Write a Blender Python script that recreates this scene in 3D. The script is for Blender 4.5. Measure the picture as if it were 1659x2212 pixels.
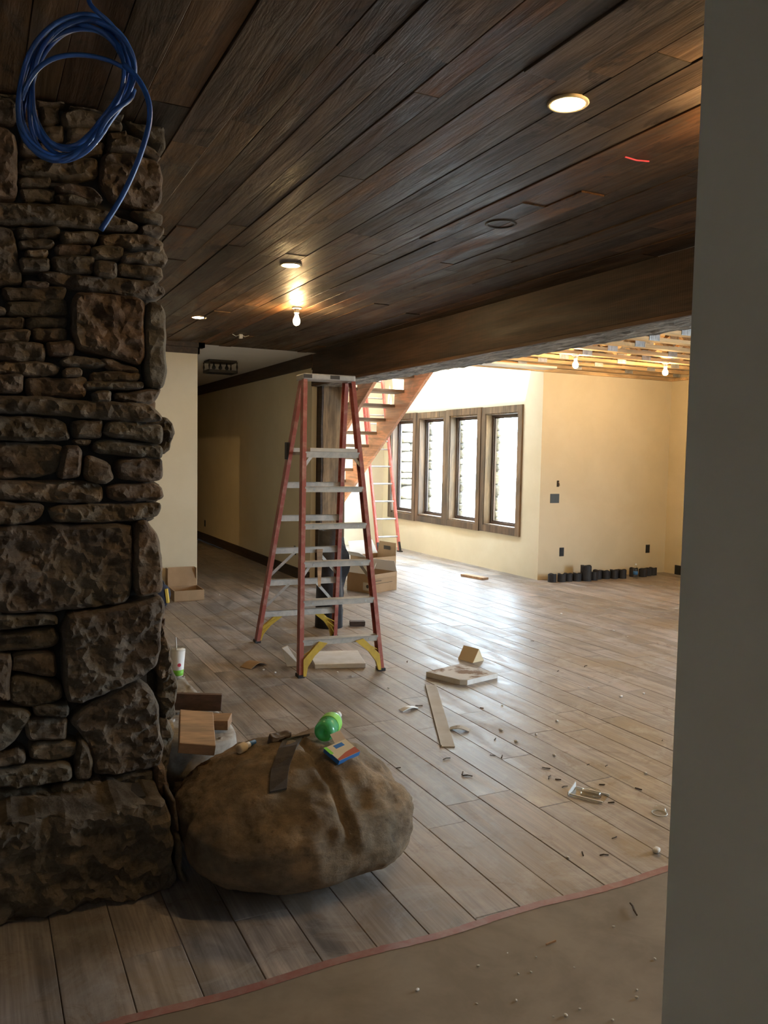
import bpy, math, random
from mathutils import Vector, Matrix, noise
from mathutils.geometry import delaunay_2d_cdt

for o in list(bpy.data.objects): bpy.data.objects.remove(o)
S = bpy.context.scene
COL = S.collection
rnd = random.Random(7)

# ------------------------------------------------------------------ camera
CX, CY, F, EYE = 829.5, 1106.0, 1770.0, 1.64
CR = Vector((0.89592317, -0.44385253, 0.01779315))
CU = Vector((0.01424751, 0.06874787, 0.99753233))
CF = Vector((0.44398049, 0.89345882, -0.0679166))
cam = bpy.data.cameras.new('camera')
camo = bpy.data.objects.new('camera', cam); COL.objects.link(camo)
m = Matrix.Identity(4)
for i in range(3):
    m[i][0] = CR[i]; m[i][1] = CU[i]; m[i][2] = -CF[i]
m[2][3] = EYE
camo.matrix_world = m
cam.sensor_fit = 'HORIZONTAL'; cam.sensor_width = 36.0; cam.lens = F / 1659 * 36.0
cam.clip_start = 0.02; cam.clip_end = 200
S.camera = camo

# ------------------------------------------------------------------ world, exposure
SKY = 36.0
w = bpy.data.worlds.new('world'); S.world = w; w.use_nodes = True
bg = w.node_tree.nodes['Background']
bg.inputs[0].default_value = (0.66, 0.82, 1.0, 1); bg.inputs[1].default_value = SKY
S.view_settings.view_transform = 'Standard'; S.view_settings.look = 'None'
S.view_settings.exposure = 0.0; S.view_settings.gamma = 1.0
S.view_settings.use_curve_mapping = False

sl = bpy.data.lights.new('sun', 'SUN'); sl.energy = 26.0; sl.angle = math.radians(1.5); sl.color = (1.0, .96, .9)
slo = bpy.data.objects.new('sun', sl); COL.objects.link(slo); slo.location = (0, 0, 20)
slo.rotation_euler = Vector((-.716, -.30, 1.0)).to_track_quat('Z', 'Y').to_euler()

def portal(loc, rot, sx, sy):
    l = bpy.data.lights.new('window_portal', 'AREA'); l.shape = 'RECTANGLE'; l.size = sx; l.size_y = sy
    l.cycles.is_portal = True
    o = bpy.data.objects.new('window_portal', l); COL.objects.link(o); o.location = loc; o.rotation_euler = rot

HP = math.pi / 2
portal((7.02, 11.4, 1.45), (0, HP, 0), 1.9, 4.1)          # four windows
portal((9.22, 2.4, 1.35), (0, HP, 0), 2.0, 2.4)           # unseen window of the far room
portal((4.925, 10.5, 5.62), (0, 0, 0), .85, 4.4)           # skylight over the stairs
portal((-0.7, -3.12, 1.5), (-HP, 0, 0), .4, .4)         # unseen window added behind the photographer for fill light

# ------------------------------------------------------------------ helpers
def ray(x, y): return CR * ((x - CX) / F) - CU * ((y - CY) / F) + CF
def onY(x, y, Y):
    d = ray(x, y); t = Y / d.y
    return Vector((d.x * t, Y, EYE + d.z * t))
def onZ(x, y, z=0.0):
    d = ray(x, y); t = (z - EYE) / d.z
    return Vector((d.x * t, d.y * t, z))
def pix(p):
    v = Vector((p[0], p[1], p[2] - EYE)); q = v.dot(CF)
    if q < 0.05: return None
    return CX + F * v.dot(CR) / q, CY - F * v.dot(CU) / q

class MB:
    def __init__(s): s.v = []; s.f = []
    def add(s, vs, fs):
        n = len(s.v); s.v += [tuple(v) for v in vs]; s.f += [tuple(i + n for i in f) for f in fs]; return s
    def box(s, x0, x1, y0, y1, z0, z1):
        return s.add([(x0,y0,z0),(x1,y0,z0),(x1,y1,z0),(x0,y1,z0),(x0,y0,z1),(x1,y0,z1),(x1,y1,z1),(x0,y1,z1)],
                     [(0,3,2,1),(4,5,6,7),(0,1,5,4),(1,2,6,5),(2,3,7,6),(3,0,4,7)])
    def bar(s, a, b, wx, wy, side=(1, 0, 0)):
        """box section from a to b; wx along side, wy across"""
        a = Vector(a); b = Vector(b); d = (b - a).normalized(); sx = Vector(side); sx = (sx - d * sx.dot(d)).normalized(); sy = d.cross(sx)
        vs = []
        for p in (a, b):
            for i, j in ((-1,-1),(1,-1),(1,1),(-1,1)): vs.append(p + sx * (i * wx / 2) + sy * (j * wy / 2))
        return s.add(vs, [(0,3,2,1),(4,5,6,7),(0,1,5,4),(1,2,6,5),(2,3,7,6),(3,0,4,7)])
    def prism(s, poly, a, b, side=(1,0,0)):
        """closed 2D polygon (u along side, v across) swept from a to b"""
        a = Vector(a); b = Vector(b); d = (b - a).normalized(); sx = Vector(side); sx = (sx - d * sx.dot(d)).normalized(); sy = d.cross(sx)
        n = len(poly); vs = [p + sx * u + sy * v for p in (a, b) for u, v in poly]
        fs = [tuple(range(n))[::-1], tuple(range(n, 2 * n))] + [(i, (i + 1) % n, n + (i + 1) % n, n + i) for i in range(n)]
        return s.add(vs, fs)
    def tube(s, pts, r, n=8, caps=True):
        pts = [Vector(p) for p in pts]; rings = []
        t0 = (pts[1] - pts[0]).normalized(); up = Vector((0, 0, 1)) if abs(t0.z) < .9 else Vector((1, 0, 0))
        nx = t0.cross(up).normalized()
        rr = r if isinstance(r, (list, tuple)) else [r] * len(pts)
        vs = []
        for i, p in enumerate(pts):
            t = (pts[min(i + 1, len(pts) - 1)] - pts[max(i - 1, 0)]).normalized()
            nx = (nx - t * nx.dot(t)).normalized(); ny = t.cross(nx)
            for k in range(n):
                a = 2 * math.pi * k / n; vs.append(p + nx * (rr[i] * math.cos(a)) + ny * (rr[i] * math.sin(a)))
        fs = []
        for i in range(len(pts) - 1):
            for k in range(n): fs.append((i*n+k, i*n+(k+1)%n, (i+1)*n+(k+1)%n, (i+1)*n+k))
        if caps:
            fs.append(tuple(range(n))[::-1]); fs.append(tuple(range((len(pts)-1)*n, len(pts)*n)))
        return s.add(vs, fs)
    def lathe(s, prof, n=24, c=(0,0,0), axis='z'):
        vs = []; fs = []
        for r, z in prof:
            for k in range(n):
                a = 2 * math.pi * k / n; p = (r * math.cos(a), r * math.sin(a), z)
                if axis == 'y': p = (p[0], p[2], p[1])
                if axis == 'x': p = (p[2], p[0], p[1])
                vs.append((p[0] + c[0], p[1] + c[1], p[2] + c[2]))
        for i in range(len(prof) - 1):
            for k in range(n): fs.append((i*n+k, i*n+(k+1)%n, (i+1)*n+(k+1)%n, (i+1)*n+k))
        fs.append(tuple(range(n))[::-1]); fs.append(tuple(range((len(prof)-1)*n, len(prof)*n)))
        return s.add(vs, fs)
    def mesh(s, name, smooth=False):
        me = bpy.data.meshes.new(name); me.from_pydata(s.v, [], s.f)
        me.validate()
        import bmesh
        bm = bmesh.new(); bm.from_mesh(me); bmesh.ops.recalc_face_normals(bm, faces=bm.faces); bm.to_mesh(me); bm.free()
        if smooth: me.polygons.foreach_set('use_smooth', [True] * len(me.polygons))
        me.update(); return me
    def build(s, name, mat, parent=None, smooth=False, bevel=0):
        return link(name, s.mesh(name, smooth), mat, parent, bevel)

def link(name, me, mat, parent=None, bevel=0):
    if mat and not me.materials: me.materials.append(mat)
    o = bpy.data.objects.new(name, me); COL.objects.link(o)
    if parent: o.parent = parent
    if bevel:
        b = o.modifiers.new('bevel', 'BEVEL'); b.width = bevel; b.segments = 2; b.limit_method = 'ANGLE'
    return o
def tag(o, label=None, cat=None, group=None, kind=None):
    if label: o['label'] = label
    if cat: o['category'] = cat
    if group: o['group'] = group
    if kind: o['kind'] = kind
    return o
def struct(o, label=None):
    o['kind'] = 'structure'
    if label: o['label'] = label
    return o
def thing(name, label, cat, loc=(0,0,0), rz=0.0, group=None):
    o = bpy.data.objects.new(name, None); COL.objects.link(o); o.location = loc; o.rotation_euler = (0, 0, rz)
    o.empty_display_size = .1
    return tag(o, label, cat, group)
def fbm(x, y, z, oct=4):
    a = 1; s = 0
    for i in range(oct):
        s += a * noise.noise(Vector((x, y, z))); x *= 2.1; y *= 2.1; z *= 2.1; a *= .5
    return s

# ------------------------------------------------------------------ materials
def newmat(name):
    mt = bpy.data.materials.new(name); mt.use_nodes = True
    nt = mt.node_tree; b = nt.nodes['Principled BSDF']; return mt, nt, b
def N(nt, t, **kw):
    n = nt.nodes.new(t)
    for k, v in kw.items(): setattr(n, k, v)
    return n
def ramp(nt, fac, stops, interp='LINEAR'):
    r = N(nt, 'ShaderNodeValToRGB'); r.color_ramp.interpolation = interp
    while len(r.color_ramp.elements) < len(stops): r.color_ramp.elements.new(.5)
    for e, (p, c) in zip(r.color_ramp.elements, stops):
        e.position = p; e.color = (*c, 1) if len(c) == 3 else c
    nt.links.new(fac, r.inputs[0]); return r.outputs[0]
def mixc(nt, fac, a, b, mode='MIX'):
    x = N(nt, 'ShaderNodeMix', data_type='RGBA', blend_type=mode)
    for s, v in ((x.inputs[0], fac), (x.inputs[6], a), (x.inputs[7], b)):
        if isinstance(v, (int, float)): s.default_value = v
        elif isinstance(v, tuple): s.default_value = (*v, 1)
        else: nt.links.new(v, s)
    return x.outputs[2]
def coords(nt, scale, rand=None, obj=False):
    if obj:
        src = N(nt, 'ShaderNodeTexCoord').outputs['Object']
    else:
        src = N(nt, 'ShaderNodeNewGeometry').outputs['Position']
    if rand is not None:
        a = N(nt, 'ShaderNodeVectorMath', operation='SCALE'); c = N(nt, 'ShaderNodeCombineXYZ')
        for i in range(3): nt.links.new(rand, c.inputs[i])
        nt.links.new(c.outputs[0], a.inputs[0]); a.inputs['Scale'].default_value = 47.0
        b = N(nt, 'ShaderNodeVectorMath', operation='ADD'); nt.links.new(src, b.inputs[0]); nt.links.new(a.outputs[0], b.inputs[1]); src = b.outputs[0]
    mp = N(nt, 'ShaderNodeMapping'); mp.inputs['Scale'].default_value = scale
    nt.links.new(src, mp.inputs[0]); return mp.outputs[0]
def noi(nt, vec, scale, detail=5, rough=.6, dist=0.0):
    n = N(nt, 'ShaderNodeTexNoise'); n.inputs['Scale'].default_value = scale; n.inputs['Detail'].default_value = detail
    n.inputs['Roughness'].default_value = rough; n.inputs['Distortion'].default_value = dist
    nt.links.new(vec, n.inputs['Vector']); return n.outputs['Fac']
def bump(nt, b, h, strength, dist=.01):
    n = N(nt, 'ShaderNodeBump'); n.inputs['Strength'].default_value = strength; n.inputs['Distance'].default_value = dist
    nt.links.new(h, n.inputs['Height']); nt.links.new(n.outputs[0], b.inputs['Normal'])
def rnode(nt, kind):
    if kind == 'object': return N(nt, 'ShaderNodeObjectInfo').outputs['Random']
    if kind == 'island': return N(nt, 'ShaderNodeNewGeometry').outputs['Random Per Island']
    return None

def wood(name, tones, grain=(.55, 1.25), axis='y', stretch=14, sc=1.0, rough=(.4, .6), rand='object', bmp=.25, dust=None, saw=0, spec=.5, obj=False, dist=.004, patch=None):
    mt, nt, b = newmat(name)
    rn = rnode(nt, rand)
    k = {'x': (1, stretch, stretch), 'y': (stretch, 1, stretch), 'z': (stretch, stretch, 1)}[axis]
    v = coords(nt, tuple(i * sc for i in k), rn, obj)
    g1 = noi(nt, v, 1.3, 6, .65, .4)
    v2 = coords(nt, tuple((1 + (i - 1) * .25) * sc for i in k), rn, obj)
    g2 = noi(nt, v2, 1.1, 4, .6, 1.0)
    if rn is None: rn = noi(nt, coords(nt, (.7, .7, .7)), 1, 1)
    n = len(tones); base = ramp(nt, rn, [(i / max(n - 1, 1), t) for i, t in enumerate(tones)])
    gr = ramp(nt, g1, [(.36, (grain[0],) * 3), (.64, (grain[1],) * 3)])
    c = mixc(nt, 1.0, base, gr, 'MULTIPLY')
    gr2 = ramp(nt, g2, [(.38, (.55, .53, .52)), (.62, (1.3, 1.22, 1.15))])
    c = mixc(nt, .8, c, gr2, 'MULTIPLY')
    g3 = noi(nt, coords(nt, tuple((1 + (i - 1) * 3.2) * sc for i in k), rn, obj), 2.0, 3, .6, .2)
    c = mixc(nt, .6, c, ramp(nt, g3, [(.35, (.62,) * 3), (.62, (1.2,) * 3)]), 'MULTIPLY')
    if patch:
        pn = noi(nt, coords(nt, tuple(1 + (i - 1) * .08 for i in k), rn, obj), 1.9, 6, .7, 1.5)
        c = mixc(nt, ramp(nt, pn, [(.52, (0,)*3), (.66, (.5,)*3)]), c, patch[0])
        pn2 = noi(nt, coords(nt, tuple(1 + (i - 1) * .12 for i in k), rn, obj), 2.7, 6, .7, 1.2)
        c = mixc(nt, ramp(nt, pn2, [(.56, (0,)*3), (.66, (.85,)*3)]), c, patch[1])
    if dust:
        col, amt, scl = dust
        dn = noi(nt, coords(nt, (1, 1, 1)), scl, 6, .7, .6)
        dn2 = ramp(nt, dn, [(.46, (0,)*3), (.66, (amt,)*3)])
        c = mixc(nt, dn2, c, col)
    if dust and len(dust) > 2 and name.startswith('floor'):
        d3 = noi(nt, coords(nt, (1, 1, 1)), 2.3, 7, .75, 1.2)
        c = mixc(nt, ramp(nt, d3, [(.50, (0,)*3), (.68, (.55,)*3)]), c, (.46, .445, .43))
        d4 = noi(nt, coords(nt, (1, 1, 1)), 3.4, 7, .8, 1.6)
        c = mixc(nt, ramp(nt, d4, [(.55, (0,)*3), (.66, (.65,)*3)]), c, (.15, .10, .06))
    nt.links.new(c, b.inputs['Base Color'])
    h = g1
    if saw:
        wv = N(nt, 'ShaderNodeTexWave', wave_type='BANDS', bands_direction={'x':'X','y':'Y','z':'Z'}[axis]); wv.inputs['Scale'].default_value = saw; wv.inputs['Distortion'].default_value = 1.5
        nt.links.new(coords(nt, (1, 1, 1), None, obj), wv.inputs['Vector'])
        mm = N(nt, 'ShaderNodeMath', operation='MULTIPLY_ADD'); nt.links.new(wv.outputs['Fac'], mm.inputs[0]); mm.inputs[1].default_value = .35; nt.links.new(g1, mm.inputs[2]); h = mm.outputs[0]
    rr = ramp(nt, g2, [(.3, (rough[0],)*3), (.7, (rough[1],)*3)])
    nt.links.new(rr, b.inputs['Roughness']); b.inputs['Specular IOR Level'].default_value = spec
    bump(nt, b, h, bmp, dist); return mt

def plain(name, col, rough=.5, col2=None, sc=8, metal=0, bmp=0, bsc=60, spec=.5, lo=.4, hi=.62, rand=None):
    mt, nt, b = newmat(name); b.inputs['Roughness'].default_value = rough; b.inputs['Metallic'].default_value = metal
    b.inputs['Specular IOR Level'].default_value = spec
    rn = rnode(nt, rand) if rand else None
    if col2:
        c = ramp(nt, noi(nt, coords(nt, (1,1,1), rn), sc, 5, .65, .3), [(lo, col), (hi, col2)])
        nt.links.new(c, b.inputs['Base Color'])
    else: b.inputs['Base Color'].default_value = (*col, 1)
    if bmp: bump(nt, b, noi(nt, coords(nt, (1,1,1)), bsc, 4, .6), bmp, .002)
    return mt
def emit(name, col, st):
    mt, nt, b = newmat(name); b.inputs['Base Color'].default_value = (*col, 1)
    b.inputs['Emission Color'].default_value = (*col, 1); b.inputs['Emission Strength'].default_value = st; return mt
def glass(name, col=(1,1,1), rough=0.0, ior=1.45):
    mt, nt, b = newmat(name)
    g = N(nt, 'ShaderNodeBsdfTransparent'); g.inputs[0].default_value = (*col, 1)
    gl = N(nt, 'ShaderNodeBsdfGlossy'); gl.inputs['Roughness'].default_value = rough
    lw = N(nt, 'ShaderNodeLayerWeight'); lw.inputs[0].default_value = .5
    pw = N(nt, 'ShaderNodeMath', operation='POWER'); nt.links.new(lw.outputs['Facing'], pw.inputs[0]); pw.inputs[1].default_value = 5.0
    fr = N(nt, 'ShaderNodeMath', operation='MULTIPLY_ADD'); nt.links.new(pw.outputs[0], fr.inputs[0]); fr.inputs[1].default_value = .8; fr.inputs[2].default_value = .04
    mx = N(nt, 'ShaderNodeMixShader'); nt.links.new(fr.outputs[0], mx.inputs[0]); nt.links.new(g.outputs[0], mx.inputs[1]); nt.links.new(gl.outputs[0], mx.inputs[2])
    nt.links.new(mx.outputs[0], nt.nodes['Material Output'].inputs[0]); return mt

def stone_mat(name, tones, sc=7, pits=.0, bmp=.8):
    mt, nt, b = newmat(name); rn = rnode(nt, 'object')
    v = coords(nt, (1, 1, 1), rn); v3 = coords(nt, (1, 1, 1.5), rn)
    n1 = noi(nt, v3, sc, 10, .68, .1); n2 = noi(nt, v, sc * .35, 4, .6, .8); n3 = noi(nt, v, sc * 4.5, 8, .75)
    base = ramp(nt, rn, [(i / (len(tones) - 1), t) for i, t in enumerate(tones)])
    c = mixc(nt, .9, base, ramp(nt, n1, [(.30, (.30, .28, .27)), (.5, (.9, .9, .9)), (.70, (1.8, 1.72, 1.6))]), 'MULTIPLY')
    c = mixc(nt, ramp(nt, n2, [(.48, (0,)*3), (.68, (.6,)*3)]), c, (.17, .145, .10))
    c = mixc(nt, ramp(nt, n3, [(.3, (.55,)*3), (.42, (0,)*3)]), c, (.03, .025, .02))
    nt.links.new(c, b.inputs['Base Color']); b.inputs['Roughness'].default_value = .85; b.inputs['Specular IOR Level'].default_value = .3
    mm = N(nt, 'ShaderNodeMath', operation='MULTIPLY_ADD'); nt.links.new(n3, mm.inputs[0]); mm.inputs[1].default_value = .35; nt.links.new(n1, mm.inputs[2])
    bump(nt, b, mm.outputs[0], bmp, .035); return mt

M = {}
floor_t = [(.30,.27,.25), (.36,.325,.30), (.265,.25,.245), (.385,.345,.315), (.30,.285,.28), (.35,.305,.272)]
M['floor'] = wood('floor plank tile', floor_t, (.8, 1.12), 'y', 16, 1.1, (.32, .56), 'object', .2, ((.30,.22,.14), .75, 1.1), spec=.55, dist=.003)
M['floor_far'] = wood('floor plank tile far', floor_t, (.8, 1.12), 'y', 16, 1.1, (.32, .56), 'island', .2, ((.30,.22,.14), .75, 1.1), spec=.55, dist=.003)
M['grout'] = plain('dark grout', (.08,.06,.045), .9)
M['ceil'] = wood('reclaimed ceiling board', [(.045,.027,.016), (.13,.076,.038), (.07,.062,.054), (.155,.088,.042), (.05,.033,.022), (.105,.085,.064), (.145,.072,.033), (.06,.042,.03), (.12,.08,.046)], (.5, 1.4), 'y', 12, 1.0, (.34, .66), 'object', .8, None, spec=.15, dist=.007, patch=((.105,.088,.068), (.028,.018,.012)))
M['darkboard'] = wood('dark stained board', [(.05,.03,.02), (.062,.038,.024)], (.5, 1.3), 'y', 14, 1.0, (.5, .7), 'object', .4, saw=18)
M['edgeboard'] = wood('brown edge board', [(.12,.07,.04), (.12,.07,.04)], (.6, 1.25), 'y', 14, 1.0, (.5, .7), 'object', .3)
M['beam_under'] = wood('weathered hewn timber', [(.36,.32,.26), (.33,.30,.25)], (.3, 1.4), 'y', 9, 1.6, (.7, .9), 'object', 1.0, dist=.02)
M['post'] = wood('rough post timber', [(.26,.19,.115), (.22,.165,.10)], (.5, 1.3), 'z', 10, 1.0, (.6, .85), 'object', .7, dist=.01)
M['trimwood'] = wood('window casing wood', [(.17,.105,.058), (.125,.082,.05), (.20,.135,.08), (.10,.07,.048)], (.55, 1.3), 'z', 12, 1.0, (.5, .75), 'object', .5, dist=.006)
M['sash'] = wood('dark window sash', [(.055,.03,.02), (.07,.04,.026)], (.6, 1.2), 'z', 12, 1.0, (.35, .5), 'object', .2)
M['paint'] = plain('beige wall paint', (.69,.605,.43), .75, (.73,.645,.47), 1.5, bmp=.08, bsc=180, spec=.25)
M['ceilpaint'] = plain('white ceiling paint', (.72,.70,.66), .8, (.76,.74,.70), 2)
M['paper'] = plain('brown floor paper', (.21,.165,.11), .75, (.275,.22,.155), 3.2, bmp=.5, bsc=7)
M['tape'] = plain('red tape', (.30,.12,.10), .55, (.33,.19,.16), 18)
M['stone'] = stone_mat('ledge stone', [(.165,.115,.068), (.115,.095,.065), (.20,.145,.09), (.135,.105,.075), (.18,.11,.062), (.13,.112,.08)])
M['boulder'] = stone_mat('boulder stone', [(.22,.155,.09), (.22,.155,.09)], 5.5, bmp=.65)
M['mortar'] = plain('dark joint', (.035,.03,.024), .95, (.05,.042,.034), 20)
M['chip'] = plain('pale stone', (.42,.38,.32), .9, (.25,.22,.18), 14, bmp=.6, bsc=25)
M['outstone'] = stone_mat('outside stone', [(.30,.26,.20), (.22,.20,.18), (.36,.32,.26), (.26,.22,.16)], 9)
M['fibre'] = plain('red fibreglass rail', (.36,.095,.07), .55, (.52,.27,.21), 11, lo=.48, hi=.72)
M['fibre2'] = plain('red ladder rail', (.45,.075,.055), .45, (.55,.16,.12), 6)
M['alu'] = plain('dull aluminium', (.42,.41,.38), .5, (.55,.52,.47), 14, metal=.35)
M['yellow'] = plain('yellow foot brace', (.62,.42,.05), .5, (.5,.33,.05), 10)
M['rubber'] = plain('black rubber', (.018,.018,.02), .65, (.03,.03,.033), 12)
M['felt'] = plain('black felt roll', (.02,.021,.024), .55, (.045,.048,.055), 9)
M['card'] = plain('tan cardboard', (.37,.245,.135), .8, (.42,.285,.165), 4)
M['cardin'] = plain('pale cardboard', (.52,.46,.37), .75, (.60,.55,.47), 5)
M['cardwhite'] = plain('white carton', (.8,.79,.76), .7)
M['ink'] = plain('dark print', (.07,.06,.05), .8)
M['foam'] = plain('white foam', (.78,.76,.72), .85, (.70,.66,.59), 9)
M['foamdirty'] = plain('dirty foam top', (.78,.76,.72), .85, (.30,.20,.13), 6, lo=.50, hi=.60)
M['cream'] = plain('cream foam', (.72,.58,.36), .85)
M['pine'] = wood('pine offcut', [(.38,.22,.105), (.42,.25,.125), (.34,.20,.095)], (.75, 1.15), 'x', 8, 1, (.5, .7), 'object', .15)
M['truss'] = wood('truss lumber', [(.62,.43,.22), (.70,.50,.27), (.56,.38,.19)], (.8, 1.15), 'x', 10, 1, (.55, .75), 'object', .15)
M['osb'] = plain('subfloor sheet', (.50,.34,.18), .8, (.66,.48,.28), 14)
M['stair'] = wood('orange stained stringer', [(.86,.44,.25), (.88,.46,.27)], (.92, 1.06), 'y', 9, 1, (.4, .6), 'object', .15)
M['tread'] = wood('tread plank', [(.46,.35,.24), (.38,.29,.20), (.5,.39,.27)], (.7, 1.2), 'x', 9, 1, (.5, .7), 'object', .3)
M['steel'] = plain('galvanised plate', (.55,.57,.58), .38, (.42,.44,.46), 20, metal=.8)
M['plasticblack'] = plain('black plastic', (.02,.022,.024), .4)
M['greybox'] = plain('grey electrical box', (.07,.09,.10), .5)
M['blue'] = plain('blue cable jacket', (.016,.075,.25), .36, (.022,.10,.32), 14, spec=.6)
M['navy'] = plain('navy cloth', (.012,.016,.035), .8, (.022,.028,.055), 30)
M['yellowcloth'] = plain('yellow cloth', (.75,.52,.09), .7)
M['cup'] = plain('white cup paper', (.82,.82,.80), .5)
M['green'] = plain('lime band', (.22,.62,.06), .5)
M['reddot'] = plain('red print', (.62,.06,.10), .5)
M['bottle'] = None
M['strap'] = plain('dark felt strap', (.045,.035,.026), .9, (.065,.05,.036), 40, bmp=.4, bsc=200)
M['boxblue'] = plain('blue carton side', (.03,.16,.42), .5)
M['boxcream'] = plain('cream carton print', (.62,.52,.34), .5)
M['boxred'] = plain('red carton print', (.42,.10,.06), .5)
M['darkwood'] = wood('dark brown offcut', [(.07,.04,.026), (.09,.05,.03)], (.6, 1.25), 'x', 10, 1, (.5, .7), 'object', .3)
M['bark'] = plain('dark bark bit', (.05,.035,.022), .9, (.09,.06,.035), 40)
M['white'] = plain('white plastic', (.75,.74,.70), .45)
M['lampglow'] = emit('recessed lamp lens', (1.0, .72, .40), 180.0)
M['bulbglow'] = emit('bare bulb', (1.0, .66, .30), 600.0)
M['bulbglow2'] = emit('work bulb', (1.0, .66, .30), 750.0)
M['bronze'] = plain('dark bronze', (.03,.024,.018), .5, metal=.4)
M['glass'] = glass('window glass', (.97, .985, .98))
M['clear'] = glass('clear plastic', (.93, .93, .9), .12, 1.5)
M['ground'] = plain('outside gravel', (.5,.49,.46), .9, (.62,.61,.58), 3)
mt, nt, b = newmat('green bottle plastic')
b.inputs['Base Color'].default_value = (.22, .85, .42, 1); b.inputs['Roughness'].default_value = .08
b.inputs['Transmission Weight'].default_value = .6; b.inputs['IOR'].default_value = 1.3
M['bottle'] = mt

# ------------------------------------------------------------------ main dimensions
ZC = 2.90                     # plank ceiling
XB0, XB1, ZB = 3.79, 4.17, 2.50   # timber beam
XW = 6.79; YY = 8.95; XR = 9.1    # window wall, far yellow wall, right wall
YB = 13.72                    # wall behind the stairs
YH = 9.58                     # end of plank ceiling
YE = 9.50                     # pale wall at the passage
XH0, XH1 = 2.29, 3.80         # passage
ZTB_ = 2.845
ZT = 5.6                      # top of the stair hall

# ------------------------------------------------------------------ floor
fl = struct(MB().box(-2.6, 9.3, -3.1, 18.1, -.25, -.013).build('floor', M['grout']), 'wood-look plank tile floor with dark joints')
PW = .195; planks = []
def zone_rows():
    x0 = 1.567 - PW * 22
    k = 0
    while x0 < 9.1:
        xc = x0 + PW / 2; y = 2.2 - rnd.random() * 1.2
        if xc < 2.2: y1 = 9.5
        elif xc < 3.8: y1 = 18.0
        elif xc < 6.79: y1 = YB
        else: y1 = YY
        while y < y1:
            ya = max(y, 2.2); yb = min(y + 1.2, y1)
            if yb - ya > .05: planks.append((x0 + .0012, x0 + PW - .0012, ya + .0007, yb - .0007))
            y += 1.2
        x0 += PW
zone_rows()
def area_px(q, z):
    xa, xb, ya, yb = q; ps = []
    for x, y in ((xa, ya), (xb, ya), (xb, yb), (xa, yb)):
        p = pix((x, y, z))
        if p is None: return 0
        ps.append((min(max(p[0], 0), 1659), min(max(p[1], 0), 2212)))
    a = abs(sum(ps[i][0] * ps[(i+1) % 4][1] - ps[(i+1) % 4][0] * ps[i][1] for i in range(4))) / 2
    # hidden behind the pier or the near wall
    xc, yc = (xa + xb) / 2, (ya + yb) / 2
    if yc > 3.2 and xc < .2 * yc: a *= .02
    return a
planks.sort(key=lambda q: -area_px(q, 0))
cache = {}
def plank_mesh(wd, L, t, bev, nm):
    k = (round(wd, 3), round(L, 3), nm)
    if k not in cache:
        a, b2 = wd / 2, L / 2; e = bev
        vs = [(-a,-b2,-t),(a,-b2,-t),(a,b2,-t),(-a,b2,-t),(-a,-b2,-e),(a,-b2,-e),(a,b2,-e),(-a,b2,-e),(-a+e,-b2+e,0),(a-e,-b2+e,0),(a-e,b2-e,0),(-a+e,b2-e,0)]
        fs = [(0,1,5,4),(1,2,6,5),(2,3,7,6),(3,0,4,7),(4,5,9,8),(5,6,10,9),(6,7,11,10),(7,4,8,11),(8,9,10,11),(3,2,1,0)]
        cache[k] = MB().add(vs, fs).mesh(nm)
    return cache[k]
for q in planks[:300]:
    o = link('plank', plank_mesh(q[1]-q[0], q[3]-q[2], .012, .002, 'plank'), M['floor'], fl)
    o.location = ((q[0]+q[1])/2, (q[2]+q[3])/2, rnd.uniform(-.0008, .0008))
far = MB()
for q in planks[300:]: far.box(q[0], q[1], q[2], q[3], -.012, 0)
tag(far.build('far_planks', M['floor_far'], fl), kind='stuff')

# brown paper and red tape near the camera
def sheet(x0, x1, y0, y1, nx, ny, zf, th=.001):
    mb = MB(); vs = []
    for j in range(ny + 1):
        for i in range(nx + 1):
            x = x0 + (x1 - x0) * i / nx; y = y0 + (y1 - y0) * j / ny; vs.append((x, y, zf(x, y)))
    fs = [(j*(nx+1)+i, j*(nx+1)+i+1, (j+1)*(nx+1)+i+1, (j+1)*(nx+1)+i) for j in range(ny) for i in range(nx)]
    return mb.add(vs, fs)
tag(sheet(-2.5, 3.7, -2.9, 2.335, 62, 52, lambda x, y: .003 + .0035 * max(0, fbm(x*1.3, y*2.6, 1.7, 3)) * min(1, (2.335 - y) * 3)).build('floor_paper', M['paper'], smooth=True),
    'brown protective paper spread over the tile floor', 'floor paper')
tp = MB()
for i in range(40):
    xa = -.6 + i * .105; ya = 2.335 + .008 * math.sin(i * .9) + .004 * rnd.random()
    xb = xa + .105; yb = 2.335 + .008 * math.sin((i + 1) * .9)
    n = len(tp.v); tp.v += [(xa, ya - .018, .0045), (xb, yb - .018, .0045), (xb, yb + .02, .0025), (xa, ya + .02, .0025)]; tp.f.append((n, n+1, n+2, n+3))
tag(tp.build('floor_tape', M['tape']), 'red tape holding down the edge of the brown paper', 'tape')

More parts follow.
